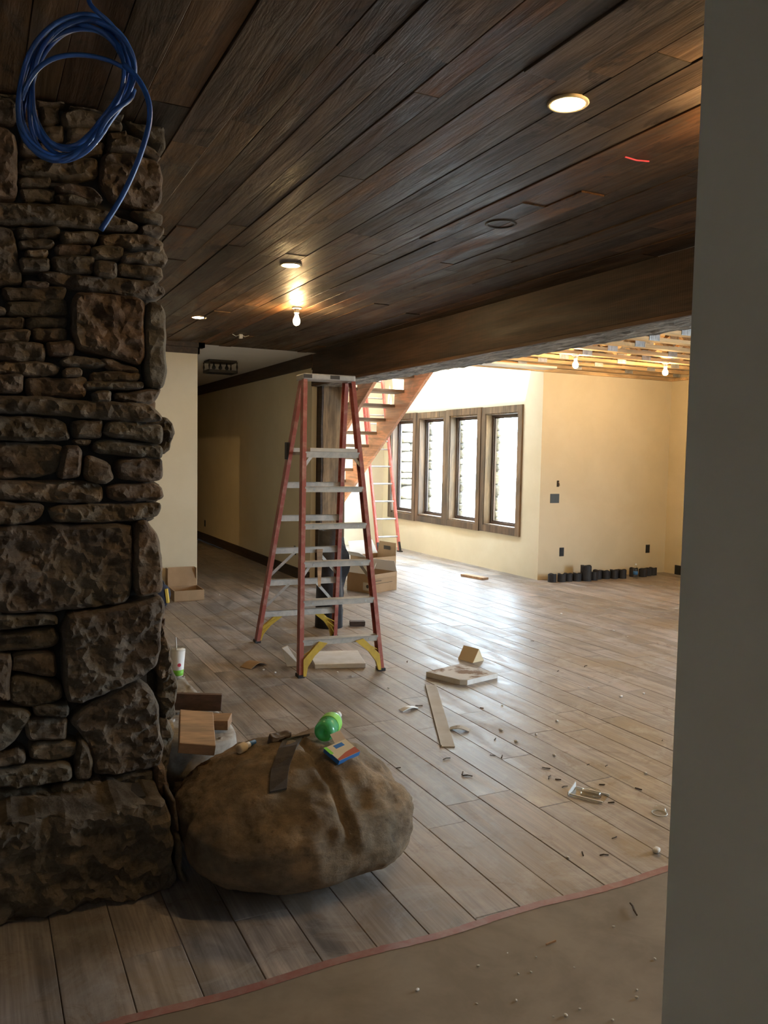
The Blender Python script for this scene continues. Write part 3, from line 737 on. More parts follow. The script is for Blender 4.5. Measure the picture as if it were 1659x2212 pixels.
# ------------------------------------------------------------------ boulder
def boulder():
    n = 48; V = []; Fs = []; idx = {}
    def key(p): return tuple(round(c, 5) for c in p)
    for ax in range(3):
        for sg in (-1, 1):
            g = []
            for j in range(n + 1):
                row = []
                for i in range(n + 1):
                    q = [0, 0, 0]; q[ax] = sg; q[(ax+1)%3] = -1 + 2*i/n; q[(ax+2)%3] = -1 + 2*j/n
                    k = key(q)
                    if k not in idx: idx[k] = len(V); V.append(Vector(q))
                    row.append(idx[k])
                g.append(row)
            for j in range(n):
                for i in range(n):
                    f = (g[j][i], g[j][i+1], g[j+1][i+1], g[j+1][i]); Fs.append(f if sg > 0 else f[::-1])
    out = []
    for v in V:
        pw = 3.0; s = (abs(v.x)**pw + abs(v.y)**pw + abs(v.z)**pw) ** (1/pw); d = v / s
        x, y, z = d
        X = x * .455; Y = y * .46; Z = z * .218
        t = (z + 1) / 2
        X *= 1.0 - .10 * t * t; Y *= 1.0 - .12 * t * t
        X *= 1 - .05 * (1 - t) ** 3
        Z -= (.13 * max(0, x - .5) + .09 * max(0, -x - .1) + .10 * max(0, -y - .1)) * max(0, z)
        P = Vector((X, Y, Z))
        e = fbm(X*3.2 + 4, Y*3.2, Z*3.2, 6); e2 = fbm(X*11, Y*11 + 3, Z*11, 5)
        P += d.normalized() * ((.040 * e + .012 * e2) * min(1, .35 + t))
        # groove on the top
        gx = (X - .085 - .03 * Y)
        if z > -.1 and y < .5: P.z -= .035 * math.exp(-(gx / .018) ** 2) * min(1, (z + .1) * 2); P.y += .02 * math.exp(-(gx / .018) ** 2) * min(1, (z + .1) * 2)
        out.append(P)
    zm = min(p.z for p in out)
    return MB().add([(p.x, p.y, p.z - zm - .006) for p in out], Fs)
BL = (1.13, 3.075, 0)
bo = boulder().build('boulder', M['boulder'], smooth=True); bo.location = BL
tag(bo, 'large rounded brown boulder on the floor at the foot of the stone pier', 'boulder')
def bz(x, y):
    """height of the boulder top under world x,y"""
    lx, ly = x - BL[0], y - BL[1]; best = 0
    for v in bo.data.vertices:
        d = (v.co.x - lx)**2 + (v.co.y - ly)**2
        if d < .0009 and v.co.z > best: best = v.co.z
    return best

# ------------------------------------------------------------------ lamps
def copy_tree(o, parent=None):
    c = o.copy(); COL.objects.link(c); c.parent = parent
    for ch in list(o.children): copy_tree(ch, c)
    return c
rl = thing('recessed_light', 'lit round recessed lamp in the plank ceiling nearest the shaded near wall', 'ceiling light', (1.893, 2.403, ZC), 0, 'recessed lamps in the plank ceiling')
tr = MB(); nn = 28
tr.lathe([(.068, .012), (.074, -.004), (.070, -.0075), (.060, -.007), (.058, .012)], nn)
tr.build('trim_ring', M['cream'], rl, smooth=True)
MB().lathe([(.0005, -.006), (.03, -.0065), (.059, -.0055), (.059, .012)], nn).build('lens', M['lampglow'], rl, smooth=True)
for x, y, lb in ((1.889, 5.262, 'lit round recessed lamp in the plank ceiling just beside the hanging bare bulb'), (1.868, 7.697, 'lit round recessed lamp in the plank ceiling nearest the passage'), (-1.3, -1.0, 'unseen recessed lamp added behind the camera as warm fill')):  # last entry is an unseen lamp, added to warm the near wall and stones
    c = copy_tree(rl); c.location = (x, y, ZC); c['label'] = lb
def bulb(name, label, loc, mat, group=None, drop=.0, rad=.03):
    t = thing(name, label, 'light bulb', loc, 0, group)
    MB().lathe([(.04, 0), (.04, -.012), (.022, -.016), (.022, -.05 - drop)], 16).build('lamp_holder', M['white'], t)
    z = -.045 - drop
    MB().lathe([(.013, z), (.014, z - .02), (.02, z - .04), (rad, z - .065), (rad, z - .08), (rad * .8, z - .098), (rad * .4, z - .109), (.001, z - .111)], 20).build('glass_bulb', mat, t, smooth=True)
    return t
bulb('bare_bulb', 'bare glowing bulb hanging under the plank ceiling above the stepladder', (2.47, 6.72, ZC), M['bulbglow'])
bulb('bare_bulb', 'bare glowing bulb on the plank ceiling behind the shaded near wall', (2.42, 1.90, ZC), M['bulbglow2'])
bulb('work_bulb', 'bare work bulb under the trusses near the window wall', (6.19, 7.57, ZTB_), M['bulbglow2'], None, 0, .033)
bulb('work_bulb', 'bare work bulb under the trusses near the right wall', (7.581, 7.57, ZTB_), M['bulbglow2'], None, 0, .033)
bulb('work_bulb', 'bare bulb of the side room off the passage', (.5, 11.05, ZC), M['bulbglow'], None, .70)
# unlit recessed opening, sensor and a loose pink thread in the ceiling
t = thing('unlit_downlight', 'unlit round downlight opening in the dark plank ceiling', 'ceiling light', (2.534, 3.753, ZC))
MB().lathe([(.085, .01), (.088, -.004), (.08, -.012), (.066, -.010), (.064, .01)], 28).build('rim', M['bronze'], t, smooth=True)
MB().lathe([(.0005, -.003), (.064, -.004), (.064, .008)], 28).build('hole_shade', M['mortar'], t, smooth=True)  # flat dark disc, the shade inside the hole put into its colour
t = thing('ceiling_sensor', 'small white ceiling sensor with wire ends near the passage', 'sensor', (2.517, 8.545, ZC))
MB().box(-.018, .018, -.018, .018, -.045, 0).build('body', M['white'], t, bevel=.004)
for sx in (-1, 1): MB().tube([(sx*.015, 0, -.01), (sx*.05, .01, -.022), (sx*.09, 0, -.006)], .003, 6).build('wire', M['white'], t)
tag(MB().tube([(2.418, 2.687, ZC - .007), (2.48, 2.685, ZC - .011), (2.542, 2.678, ZC - .007)], .0035, 6).build('red_stick', M['reddot']), 'thin pinkish stick stuck to the plank ceiling', 'stick')
tag(MB().tube([(3.79-.012, 9.70, 2.70), (3.79-.02, 9.69, 2.66), (3.79-.012, 9.66, 2.58)], .006, 6).build('loose_wire', M['white']), 'short pale wire end sticking out beside the beam end', 'wire')

# lantern fixture in the passage
lf = thing('lantern_fixture', 'dark metal box lantern fixture under the passage ceiling', 'light fixture', (3.0, 11.15, ZC))
a, b2, h = .19, .15, .17
MB().box(-a, a, -b2, b2, -.03, 0).build('top_plate', M['bronze'], lf)
fb = MB()
for sx in (-1, 1): fb.box(sx*a-.012, sx*a+.012, -b2, b2, -h, -h+.035)
for sy in (-1, 1): fb.box(-a, a, sy*b2-.012, sy*b2+.012, -h, -h+.035)
fb.build('bottom_frame', M['bronze'], lf)
for sx in (-1, 1):
    for sy in (-1, 1): MB().lathe([(.011, -h), (.007, -h+.04), (.014, -h*.5), (.007, -.05), (.011, -.02)], 8, (sx*a, sy*b2, 0)).build('corner_post', M['bronze'], lf)
for sx in (-.09, 0, .09): MB().lathe([(.012, -.03), (.012, -.06), (.026, -.085), (.028, -.1), (.012, -.125), (.001, -.13)], 10, (sx, 0, 0)).build('bulb', M['plasticblack'], lf, smooth=True)

# ------------------------------------------------------------------ outlets and boxes on walls
def plate(name, label, cat, x, z, w_, h_, mat, Y=YY, group=None, nsub=2):
    t = thing(name, label, cat, (x, Y, z), 0, group)
    MB().box(-w_/2, w_/2, -.006, .01, -h_/2, h_/2).build('cover', M[mat], t, bevel=.002)
    for k in range(nsub):
        zz = (k - (nsub-1)/2) * h_ * .45
        MB().box(-w_*.28, w_*.28, -.009, 0, zz - h_*.15, zz + h_*.15).build('socket', M['plasticblack'], t)
    return t
plate('wall_outlet', 'black wall outlet below the grey switch box', 'outlet', 7.185, .37, .075, .12, 'plasticblack')
plate('wall_outlet', 'black wall outlet above the clear water bottle', 'outlet', 8.757, .36, .075, .12, 'plasticblack')
t = plate('switch_box', 'grey double electrical box in the warm cream wall', 'switch box', 7.037, 1.108, .15, .125, 'greybox', nsub=0)
for sx in (-.037, .037): MB().box(sx-.03, sx+.03, -.008, 0, -.052, .052).build('switch', M['greybox'], t)
t = plate('cable_hole', 'small dark cut-out with cable ends above the switch box', 'wall opening', 7.084, 1.309, .035, .085, 'mortar', nsub=0)
MB().tube([(0, -.005, .02), (.012, -.02, 0), (.02, -.015, -.03)], .005, 6).build('cable', M['pine'], t)
t = thing('wall_outlet', 'black wall outlet low in the dark passage', 'outlet', (XH1, 15.15, .33), -HP)
MB().box(-.037, .037, -.006, .01, -.06, .06).build('cover', M['plasticblack'], t)
for zz in (-.027, .027): MB().box(-.02, .02, -.009, 0, zz-.018, zz+.018).build('socket', M['rubber'], t)
t = thing('wall_outlet', 'black wall outlet in the passage near the timber post', 'outlet', (XH1, 10.3, .36), -HP)
MB().box(-.037, .037, -.006, .01, -.06, .06).build('cover', M['plasticblack'], t)
for zz in (-.027, .027): MB().box(-.02, .02, -.009, 0, zz-.018, zz+.018).build('socket', M['rubber'], t)
plate('wall_outlet', 'black wall outlet behind the stairs', 'outlet', 5.42, .4, .075, .12, 'plasticblack', YB)

# ------------------------------------------------------------------ stepladder
ld = thing('stepladder', 'tall red fibreglass stepladder with grey steps standing open on the floor', 'ladder', (2.48, 6.185, 0), math.radians(-4))
TOP = 2.235
def LP(side, sx, z):
    """rail centre of the front (-1) or rear (1) frame at height z"""
    t = z / TOP; fw_, tw = (.322, .2) if side < 0 else (.355, .185)
    y = side * (.60 + (.055 - .60) * t); x = sx * (fw_ + (tw - fw_) * t) + .05 * t
    return Vector((x, y, z))
chan = lambda s: [(-.016*s, -.038), (.016*s, -.038), (.016*s, -.031), (-.009*s, -.031), (-.009*s, .031), (.016*s, .031), (.016*s, .038), (-.016*s, .038)]
for side in (-1, 1):
    for sx in (-1, 1):
        rl_ = MB().prism(chan(-sx), LP(side, sx, .01), LP(side, sx, TOP), (1, 0, 0)).build('front_rail' if side < 0 else 'rear_rail', M['fibre'], ld)
        p = LP(side, sx, 0)
        MB().box(p.x-.024, p.x+.024, p.y-.043, p.y+.043, 0, .022).build('foot', M['rubber'], rl_)
        q = [(0, .012), (.022, .012), (.034, .075), (.085, .15), (.185, .235), (.12, .25), (.0, .13)]
        yb_ = MB(); 
        vs = []; 
        for yy_ in (p.y + side*.02 - .028, p.y + side*.02 + .004):
            for u, z in q:
                c = LP(side, sx, z); vs.append((c.x - sx*(u + .012), yy_ - side * .24 * z, z))
        n = len(q); yb_.add(vs, [tuple(range(n)), tuple(range(2*n-1, n-1, -1))] + [(i, (i+1)%n, n+(i+1)%n, n+i) for i in range(n)])
        br = yb_.build('foot_brace', M['yellow'], ld)
        rb = MB()
        for k in range(3):
            z0 = .06 + .05*k; c0 = LP(side, sx, z0); c1 = LP(side, sx, z0 + .05)
            rb.bar((c0.x - sx*.02, c0.y - .03*1 if side < 0 else c0.y-.04, z0), (c1.x - sx*(.05+.035*k), (c1.y - .03) if side < 0 else c1.y-.04, z0 + .055), .006, .006)
        rb.build('rib', M['yellow'], br)
zs = [.262, .545, .828, 1.11, 1.392]
for i, z in enumerate(zs):
    a = LP(-1, -1, z); c = LP(-1, 1, z)
    mb = MB().box(a.x+.008, c.x-.008, a.y-.042, a.y+.042, z-.004, z+.004).box(a.x+.008, c.x-.008, a.y-.042, a.y-.036, z-.038, z).box(a.x+.008, c.x-.008, a.y+.036, a.y+.042, z-.03, z)
    st_ = mb.build('step', M['alu'], ld)
    for k in (-1, 1):
        xx = a.x + .08 if k < 0 else c.x - .08
        MB().lathe([(.008, 0), (.008, .004), (.002, .006)], 8, (xx, a.y - .044, z - .018), 'y').build('rivet', M['steel'], st_)
    z2 = z + .0
    a = LP(1, -1, z2); c = LP(1, 1, z2)
    MB().box(a.x+.008, c.x-.008, a.y-.012, a.y-.004, z2-.03, z2+.022).box(a.x+.008, c.x-.008, a.y-.012, a.y+.02, z2+.016, z2+.022).build('rear_bar', M['alu'], ld)
    if i in (1, 2):
        for sx in (-1, 1):
            e = LP(1, sx, z2 - .22); s_ = LP(1, sx, z2)
            MB().bar((e.x - sx*.012, e.y - .012, e.z), (s_.x - sx*.19, s_.y - .012, z2 - .02), .006, .024, (0, 1, 0)).build('diagonal_brace', M['alu'], ld)
for sx in (-1, 1):     # braces under the third step
    e = LP(-1, sx, .74); s_ = LP(-1, sx, .80); MB().bar((e.x - sx*.01, e.y + .03, e.z - .04), (s_.x - sx*.09, s_.y + .03, .815), .006, .022, (0, 1, 0)).build('diagonal_brace', M['alu'], ld)
# shelf near the top, spreaders and top cap
z = 1.665; a = LP(-1, -1, z); c = LP(-1, 1, z)
MB().box(a.x+.008, c.x-.008, a.y-.042, a.y-.034, z-.045, z).box(a.x+.008, c.x-.008, a.y-.04, a.y+.05, z-.006, z).build('step', M['alu'], ld)
sh = MB().box(a.x+.04, c.x-.03, a.y-.05, a.y+.07, z, z+.03).build('tool_shelf', M['cardin'], ld, bevel=.004)
for sx in (-1, 1):
    e = LP(-1, sx, 1.56); MB().bar((e.x - sx*.008, e.y - .03, 1.56), ((a if sx < 0 else c).x - sx*.06, a.y - .03, z - .03), .006, .024, (0, 1, 0)).build('diagonal_brace', M['alu'], ld)
    f_ = LP(-1, sx, 1.65); r_ = LP(1, sx, 1.65)
    MB().bar(f_ - Vector((sx*.02, 0, 0)), r_ - Vector((sx*.02, 0, 0)), .006, .025, (1, 0, 0)).build('spreader', M['alu'], ld)
a = LP(1, -1, 1.672); c = LP(1, 1, 1.672)
MB().box(a.x+.008, c.x-.008, a.y-.01, a.y-.002, 1.65, 1.695).build('rear_bar', M['alu'], ld)
cap = MB().box(-.17, .265, -.105, .105, TOP, TOP + .045).build('top_cap', M['alu'], ld, bevel=.008)
MB().box(-.17, -.10, -.1055, -.1045, TOP+.008, TOP+.038).build('scuff', M['ink'], cap); MB().box(.05, .13, -.1055, -.1045, TOP+.008, TOP+.038).build('scuff', M['ink'], cap)
MB().box(-.225, -.19, .17, .235, 1.60, 1.74).build('rail_clip', M['rubber'], ld, bevel=.004)

# ------------------------------------------------------------------ extension ladder
el = thing('extension_ladder', 'red extension ladder with aluminium rungs leaning behind the stairs', 'ladder', (6.30, 12.46, 0))
lean = .265
def EP(x, z, dy=0): return (x, z * lean + dy, z)
for sx in (-1, 1):
    r_ = MB().prism([(-.014*sx,-.035),(.014*sx,-.035),(.014*sx,-.028),(-.006*sx,-.028),(-.006*sx,.028),(.014*sx,.028),(.014*sx,.035),(-.014*sx,.035)], EP(sx*.205, .02), EP(sx*.205, 3.9), (1,0,0)).build('rail', M['fibre2'], el)
    MB().box(sx*.205-.03, sx*.205+.03, -.06, .05, 0, .02).bar(EP(sx*.205, .01, -.03), EP(sx*.205, .17, -.02), .03, .035).build('foot', M['bronze'], r_)
    MB().prism([(-.012*sx,-.03),(.012*sx,-.03),(.012*sx,.03),(-.012*sx,.03)], EP(sx*.17, 1.75, -.06), EP(sx*.17, 4.3, -.06), (1,0,0)).build('fly_rail', M['fibre2'], el)
for i in range(13):
    z = .26 + .3 * i; MB().tube([EP(-.205, z), EP(.205, z)], .015, 8).build('rung', M['alu'], el)
for i in range(8):
    z = 1.9 + .3 * i; MB().tube([EP(-.17, z, -.06), EP(.17, z, -.06)], .014, 8).build('rung', M['alu'], el)

# ------------------------------------------------------------------ staircase
sc = thing('staircase', 'open staircase of orange stained stringers and rough plank treads', 'staircase', (4.65, 10.5, 0))
run, rise = .262, .1745
YS, ZS = 9.62 - 10.5, 2.50      # tread i: y = YS + i*run (going down), z = ZS - i*rise
def zlow(y): return 2.663 - .659 * (y + 10.5 - 8.792)
n_tr = 14; i0 = -8
for X in (-.33, .33):
    # cut stringer profile in (y,z): upper stepped edge, lower straight edge
    up = []
    for i in range(i0, n_tr):
        y = YS + i * run; z = ZS - i * rise - .04
        up += [(y - .15, z), (y + run - .15, z)]
    lo = []
    yl = up[-1][0]; 
    prof = up + [(yl, max(0.0, zlow(yl))), (up[0][0], zlow(up[0][0]))]
    prof = [(y, max(0, z)) for y, z in prof]
    n = len(prof); vs = [(X - .022, y, z) for y, z in prof] + [(X + .022, y, z) for y, z in prof]
    # caps as strips so the stepped outline stays clean
    mb = MB()
    for i in range(0, len(up), 2):
        (ya, za), (yb, zb) = up[i], up[i+1]
        la, lb = max(0, zlow(ya)), max(0, zlow(yb))
        if za - la < .02: continue
        for xx, sg in ((X - .022, 1), (X + .022, -1)):
            f = [(xx, ya, za), (xx, yb, zb), (xx, yb, lb), (xx, ya, la)]
            mb.add(f if sg > 0 else f[::-1], [(0,1,2,3)])
        mb.add([(X-.022, ya, za), (X+.022, ya, za), (X+.022, yb, zb), (X-.022, yb, zb)], [(0,1,2,3)])
        mb.add([(X-.022, ya, la), (X-.022, yb, lb), (X+.022, yb, lb), (X+.022, ya, la)], [(0,1,2,3)])
        zn = za - rise
        mb.add([(X-.022, yb, zb), (X+.022, yb, zb), (X+.022, yb, max(zn, lb)), (X-.022, yb, max(zn, lb))], [(0,1,2,3)])
    mb.build('stringer', M['stair'], sc)
for i in range(i0, n_tr):
    y = YS + i * run; z = ZS - i * rise
    if z < .1: break
    MB().box(-.36, .375, y - .17, y + .125, z - .04, z).build('tread', M['tread'], sc, bevel=.005)

# ------------------------------------------------------------------ floor trusses
deck = struct(MB().box(5.3, XR + .12, .3, YY + .15, 3.24, 3.3).box(XB1, 5.3, .3, 6.4, 3.24, 3.3).build('ceiling_deck', M['osb']), 'bare subfloor above the open trusses')
ZTB = 2.845
def plate_geo(z0, z1):
    mb = MB().box(-.07, .07, -.002, .002, z0, z1)
    for k in range(6): mb.box(-.066 + .024*k, -.056 + .024*k, -.004, .004, z0 + .006, z1 - .006)
    return mb.mesh('metal_plate')
plate_mesh = {True: plate_geo(.27, .393), False: plate_geo(0, .12)}
def truss(y, x0, first):
    t = thing('floor_truss', 'open pale wood floor truss with metal plates under the subfloor', 'truss', (0, y, ZTB), 0, 'open floor trusses over the far room')
    x1 = XR
    MB().box(x0, x1, -.044, .044, 0, .038).build('bottom_chord', M['truss'], t)
    MB().box(x0, x1, -.044, .044, .355, .393).build('top_chord', M['truss'], t)
    x = x0 + .12; up = True; k = 0
    while x + .5 < x1:
        a = (x, 0, .038 if up else .355); b3 = (x + .45, 0, .355 if up else .038)
        MB().bar(a, b3, .036, .085, (0, 0, 1)).build('web', M['truss'], t)
        zz = (.39 if up else 0); px = x + .45
        for sy in (-1, 1):
            ml = plate_mesh[up]; link('metal_plate', ml, M['steel'], t).location = (px, sy * .046, 0)
        x += .45; up = not up
    MB().box(x0, x0 + .038, -.044, .044, .038, .355).build('end_block', M['truss'], t)
    MB().box(x1 - .038, x1, -.044, .044, .038, .355).build('end_block', M['truss'], t)
y = YY - .12; k = 0
while y > 3.0:
    truss(y, 5.3 if y > 6.4 else XB1 + .02, k == 0); y -= .42; k += 1
struct(MB().box(5.26, 5.3, 6.4, YY, ZTB, 3.24).box(5.26, XW, YY + .0, YY + .04, ZTB - .01, 3.3).build('trim_3', M['truss']), 'pale rim board around the stair opening')
struct(MB().box(5.3, XR, YY - .05, YY, 2.80, 2.84).box(XR - .05, XR, 1, YY - .05, 2.80, 2.84).build('trim_4', M['truss']), 'pale plate along the top of the warm wall')
tag(MB().box(5.6, 6.75, 8.62, 8.92, 2.815, 2.84).build('drywall_offcut', M['white']), 'white board strip fixed under the trusses at the corner', 'board')

# ------------------------------------------------------------------ outside stonework
def out_course(root, u0, u1, z0, z1, seed, hs):
    r = random.Random(seed); z = z0
    while z < z1 - .02:
        h = min(r.choice(hs), z1 - z); u = u0
        while u < u1 - .02:
            L = min(h * r.uniform(1.2, 2.6), u1 - u)
            if u1 - u - L < .06: L = u1 - u
            g = .005; j = lambda: r.uniform(-.01, .01) * min(1, h * 8)
            o = stone_mesh([(u+g+j(), z+g+j()), (u+L-g+j(), z+g+j()), (u+L-g+j(), z+h-g+j()), (u+g+j(), z+h-g+j())], r.random()*80, .12, .014, .045).build('stone', M['outstone'], root, smooth=True)
            o.location = (0, r.uniform(-.02, .02), 0); u += L
        z += h
ow = thing('outside_stone_wall', 'rugged stone wall outside the window nearest the stairs', 'stone wall', (8.3, 13.62, 0))
out_course(ow, -1.2, -.5, -.1, 3.0, 21, (.12, .16, .2, .26))
MB().box(-1.2, -.5, .06, .4, -.1, 3.0).build('backing', M['mortar'], ow)
for i in range(3):
    t = thing('stone_reveal', 'stone reveal outside the ' + ('window nearest the warm wall', 'second window from the warm wall', 'third window from the warm wall')[i], 'stonework', (7.10, oy[i][1] - .0, 0))
    out_course(t, -.12, -.03, WZ0, WZ1 + .05, 31 + i, (.1, .14, .2))
    MB().box(-.12, -.03, .06, .2, WZ0, WZ1 + .05).build('backing', M['mortar'], t)

# ------------------------------------------------------------------ blue cable coil
def smooth_path(p, it=3, closed=False):
    p = [Vector(a) for a in p]
    for _ in range(it):
        r = [] if closed else [p[0]]
        n = len(p)
        for i in range(n if closed else n - 1):
            a, b2 = p[i], p[(i+1) % n]; r += [a*.75 + b2*.25, a*.25 + b2*.75]
        if not closed: r.append(p[-1])
        p = r
    return p
cc = thing('cable_coil', 'hanging coil of blue cable in front of the stone pier', 'cable coil', (.2, 1.7, 2.9))
def cpt(x, y, Y): return onY(x, y, Y) - Vector((.2, 1.7, 2.9))
outer = [(200,28),(245,50),(280,92),(294,140),(287,185),(266,225),(240,258),(215,298),(180,335),(130,358),(85,345),(50,305),(37,250),(43,180),(62,112),(100,62),(150,34)]
inner = [(175,60),(215,66),(246,95),(264,132),(262,178),(248,218),(228,248),(196,290),(165,316),(130,320),(100,298),(82,256),(76,205),(82,150),(96,112),(120,84),(146,66)]
cr = random.Random(3)
for k in range(9):
    f = (k + .3) / 9.2; ph = cr.uniform(-6, 6)
    pts = []
    for i, (a, b2) in enumerate(zip(outer, inner)):
        ff = f + .28 * math.sin(i * .75 + k * 1.1); ff = max(0, min(1.05, ff))
        Y = 1.70 + .022 * math.sin(i * .74 + k * 1.7) + .004 * k
        pts.append(cpt(a[0] + (b2[0]-a[0])*ff, a[1] + (b2[1]-a[1])*ff, Y))
    pp = smooth_path(pts, 2, True); pp.append(pp[0])
    MB().tube(pp, .0045, 8, False).build('loop', M['blue'], cc, smooth=True)
MB().tube(smooth_path([cpt(46,215,1.69), cpt(58,180,1.68), cpt(85,142,1.67), cpt(125,121,1.67), cpt(175,117,1.68), cpt(230,127,1.69), cpt(275,150,1.70)], 2), .0045, 8).build('loop', M['blue'], cc, smooth=True)
MB().tube(smooth_path([cpt(268,140,1.69), cpt(300,170,1.68), cpt(322,215,1.67), cpt(325,258,1.67), cpt(312,310,1.67), cpt(288,375,1.67), cpt(260,432,1.67), cpt(218,497,1.67)], 2), .0054, 8).build('tail', M['blue'], cc, smooth=True)
MB().tube(smooth_path([cpt(290,195,1.70), cpt(283,215,1.665), cpt(255,232,1.66), cpt(225,262,1.665), cpt(205,310,1.69)], 2), .0045, 8).build('loop', M['blue'], cc, smooth=True)
top = cpt(188,0,1.70); 
MB().tube(smooth_path([cpt(285,160,1.71), cpt(270,95,1.70), cpt(240,50,1.69), cpt(205,22,1.69), top, Vector((top.x - .015, top.y, top.z + .12)), Vector((top.x - .01, top.y + .01, .004))], 2), .0045, 8).build('hanger', M['blue'], cc, smooth=True)

# ------------------------------------------------------------------ things on the boulder and ledge
from mathutils.bvhtree import BVHTree
def bvh(objs):
    vs = []; ps = []
    for o, off in objs:
        n = len(vs); vs += [v.co + off for v in o.data.vertices]; ps += [tuple(i + n for i in p.vertices) for p in o.data.polygons]
    return BVHTree.FromPolygons(vs, ps)
BT = bvh([(bo, Vector(BL))])
LT = bvh([(c, Vector(hl.location)) for c in hl.children])
def hit(x, y, T=BT):
    h = T.ray_cast(Vector((0, 0, EYE)), ray(x, y).normalized())
    return (h[0], h[1]) if h[0] else (None, None)
def top(x, y, T=BT):
    h = T.ray_cast(Vector((x, y, 3)), Vector((0, 0, -1))); return h[0].z if h[0] else 0.0
def lay(o, loc, nrm, rz=0, lift=0):
    """stand o on a slope with normal nrm, turned by rz"""
    z = nrm.normalized(); x = Vector((math.cos(rz), math.sin(rz), 0)); x = (x - z * x.dot(z)).normalized(); y = z.cross(x)
    R = Matrix((x, y, z)).transposed(); o.rotation_euler = R.to_euler(); o.location = loc + z * lift

# strap draped over the boulder
sp = [(648,1594),(634,1600),(622,1618),(612,1640),(606,1662),(602,1688),(600,1710)]
L_, R_ = [], []
for i, (x, y) in enumerate(sp):
    for lst, dx in ((L_, -21 + i*.4), (R_, 21 - i*.4)):
        p, nm = hit(x + dx, y + (5 if dx < 0 else -3))
        if p is None: p, nm = hit(x + dx, y + 12)
        lst.append((p, nm))
vs = []
for (p, n1), (q, n2) in zip(L_, R_):
    n = (n1 + n2 + Vector((0, 0, .3))).normalized(); vs += [p + n*.004, q + n*.004, q + n*.013, p + n*.013]
fs = [(i*4+k, i*4+(k+1)%4, (i+1)*4+(k+1)%4, (i+1)*4+k) for i in range(len(sp)-1) for k in range(4)] + [(0,1,2,3), tuple(range((len(sp)-1)*4, len(sp)*4))]
o = MB().add(vs, fs).build('felt_strap', M['strap']); tag(o, 'dark brown felt strap draped over the front of the boulder', 'strap')
# bark-like chunk
p, nm = hit(600, 1600)
o = MB().add(*(lambda q: (q.v, q.f))(rock_slab([(-.06,-.02),(-.03,-.03),(.02,-.022),(.05,-.03),(.062,.0),(.045,.022),(.0,.018),(-.05,.016)], -.004, .035, 5, .02))).build('wood_chunk', M['darkwood'], smooth=True)
lay(o, p, Vector((.1, -.2, 1)), .4); tag(o, 'small brown chunk of wood lying on the boulder beside the strap', 'wood chunk')
# green bottle lying down, its base towards the camera
p, nm = hit(700, 1606)
gb = thing('green_bottle', 'clear green plastic drink bottle lying on the boulder', 'bottle', p + Vector((0, .0, .052)), math.radians(-38))
prof = [(.004, .012), (.012, .006), (.024, .0), (.036, .004), (.044, .02), (.046, .05), (.043, .07), (.046, .085), (.046, .14), (.04, .17), (.022, .2), (.014, .215), (.014, .235)]
MB().lathe(prof, 28, (0, -.02, 0), 'y').build('bottle_body', M['bottle'], gb, smooth=True)
MB().lathe([(.0475, .085), (.0478, .09), (.0478, .135), (.0475, .14)], 28, (0, -.02, 0), 'y').build('label_band', M['green'], gb, smooth=True)
MB().lathe([(.017, .23), (.017, .25), (.001, .251)], 16, (0, -.02, 0), 'y').build('cap', M['white'], gb)
# thin printed carton
p, nm = hit(737, 1628)
ct = thing('thin_carton', 'flat cream carton with blue sides and red print on the boulder', 'carton', (0, 0, 0)); lay(ct, p, Vector((.10, -.38, 1)), math.radians(24), .0)
MB().box(-.062, .062, -.045, .045, 0, .02).build('carton_body', M['boxblue'], ct, bevel=.001)
MB().box(-.061, .061, -.044, .044, .02, .0208).build('top_print', M['boxcream'], ct)
MB().add([(-.061,-.044,.0212),(.061,-.044,.0212),(.061,-.012,.0212),(.0,-.018,.0212),(-.061,-.034,.0212)], [(0,1,2,3,4)]).build('red_print', M['boxred'], ct)
MB().box(-.02, .03, .016, .036, .0208, .0213).build('blue_print', M['boxblue'], ct)
MB().box(-.066, -.05, .0, .045, .0208, .0214).build('green_print', M['green'], ct)
MB().add([(.0,.045,.02),(.062,.045,.02),(.066,.085,.035),(.005,.085,.035)], [(0,1,2,3)]).build('open_flap', M['card'], ct)
# short tube behind the boulder
p, nm = hit(528, 1622)
tb = thing('glue_tube', 'small tan and blue tube lying at the back of the boulder', 'tube', p + Vector((0, .0, .018)), math.radians(35))
MB().lathe([(.014, -.04), (.02, -.035), (.02, 0), (.018, .004)], 14, (0, 0, 0), 'x').build('tan_end', M['cream'], tb, smooth=True)
MB().lathe([(.012, .0), (.012, .035), (.009, .07), (.001, .071)], 14, (0, 0, 0), 'x').build('blue_body', M['boxblue'], tb, smooth=True)
MB().lathe([(.0125, .006), (.0125, .03)], 14, (0, 0, 0), 'x').build('white_band', M['white'], tb, smooth=True)
# pine offcuts and a dark board on the ledge
def board(name, label, a, b2, wd, th, mat, cat, up=(0, 0, 1)):
    a = Vector(a); b2 = Vector(b2); d = (b2 - a); L = d.length; x = d.normalized(); z = Vector(up); z = (z - x*z.dot(x)).normalized(); y = z.cross(x)
    o = MB().box(0, L, -wd/2, wd/2, 0, th).build(name, M[mat], bevel=.003); o.rotation_euler = Matrix((x, y, z)).transposed().to_euler(); o.location = a
    return tag(o, label, cat)
board('pine_block', 'large pine offcut leaning between the pier and the boulder', (.80, 3.33, .385), (.885, 3.70, .41), .15, .045, 'pine', 'wood block', (.1, -.25, 1))
board('pine_block', 'small pine offcut lying on the stone ledge beside the dark board', (.93, 3.80, .345), (1.06, 3.74, .345), .12, .045, 'pine', 'wood block')
t = board('dark_board', 'dark brown board on edge across the stone ledge', (.74, 4.10, .365), (1.085, 3.99, .345), .03, .085, 'darkwood', 'board')
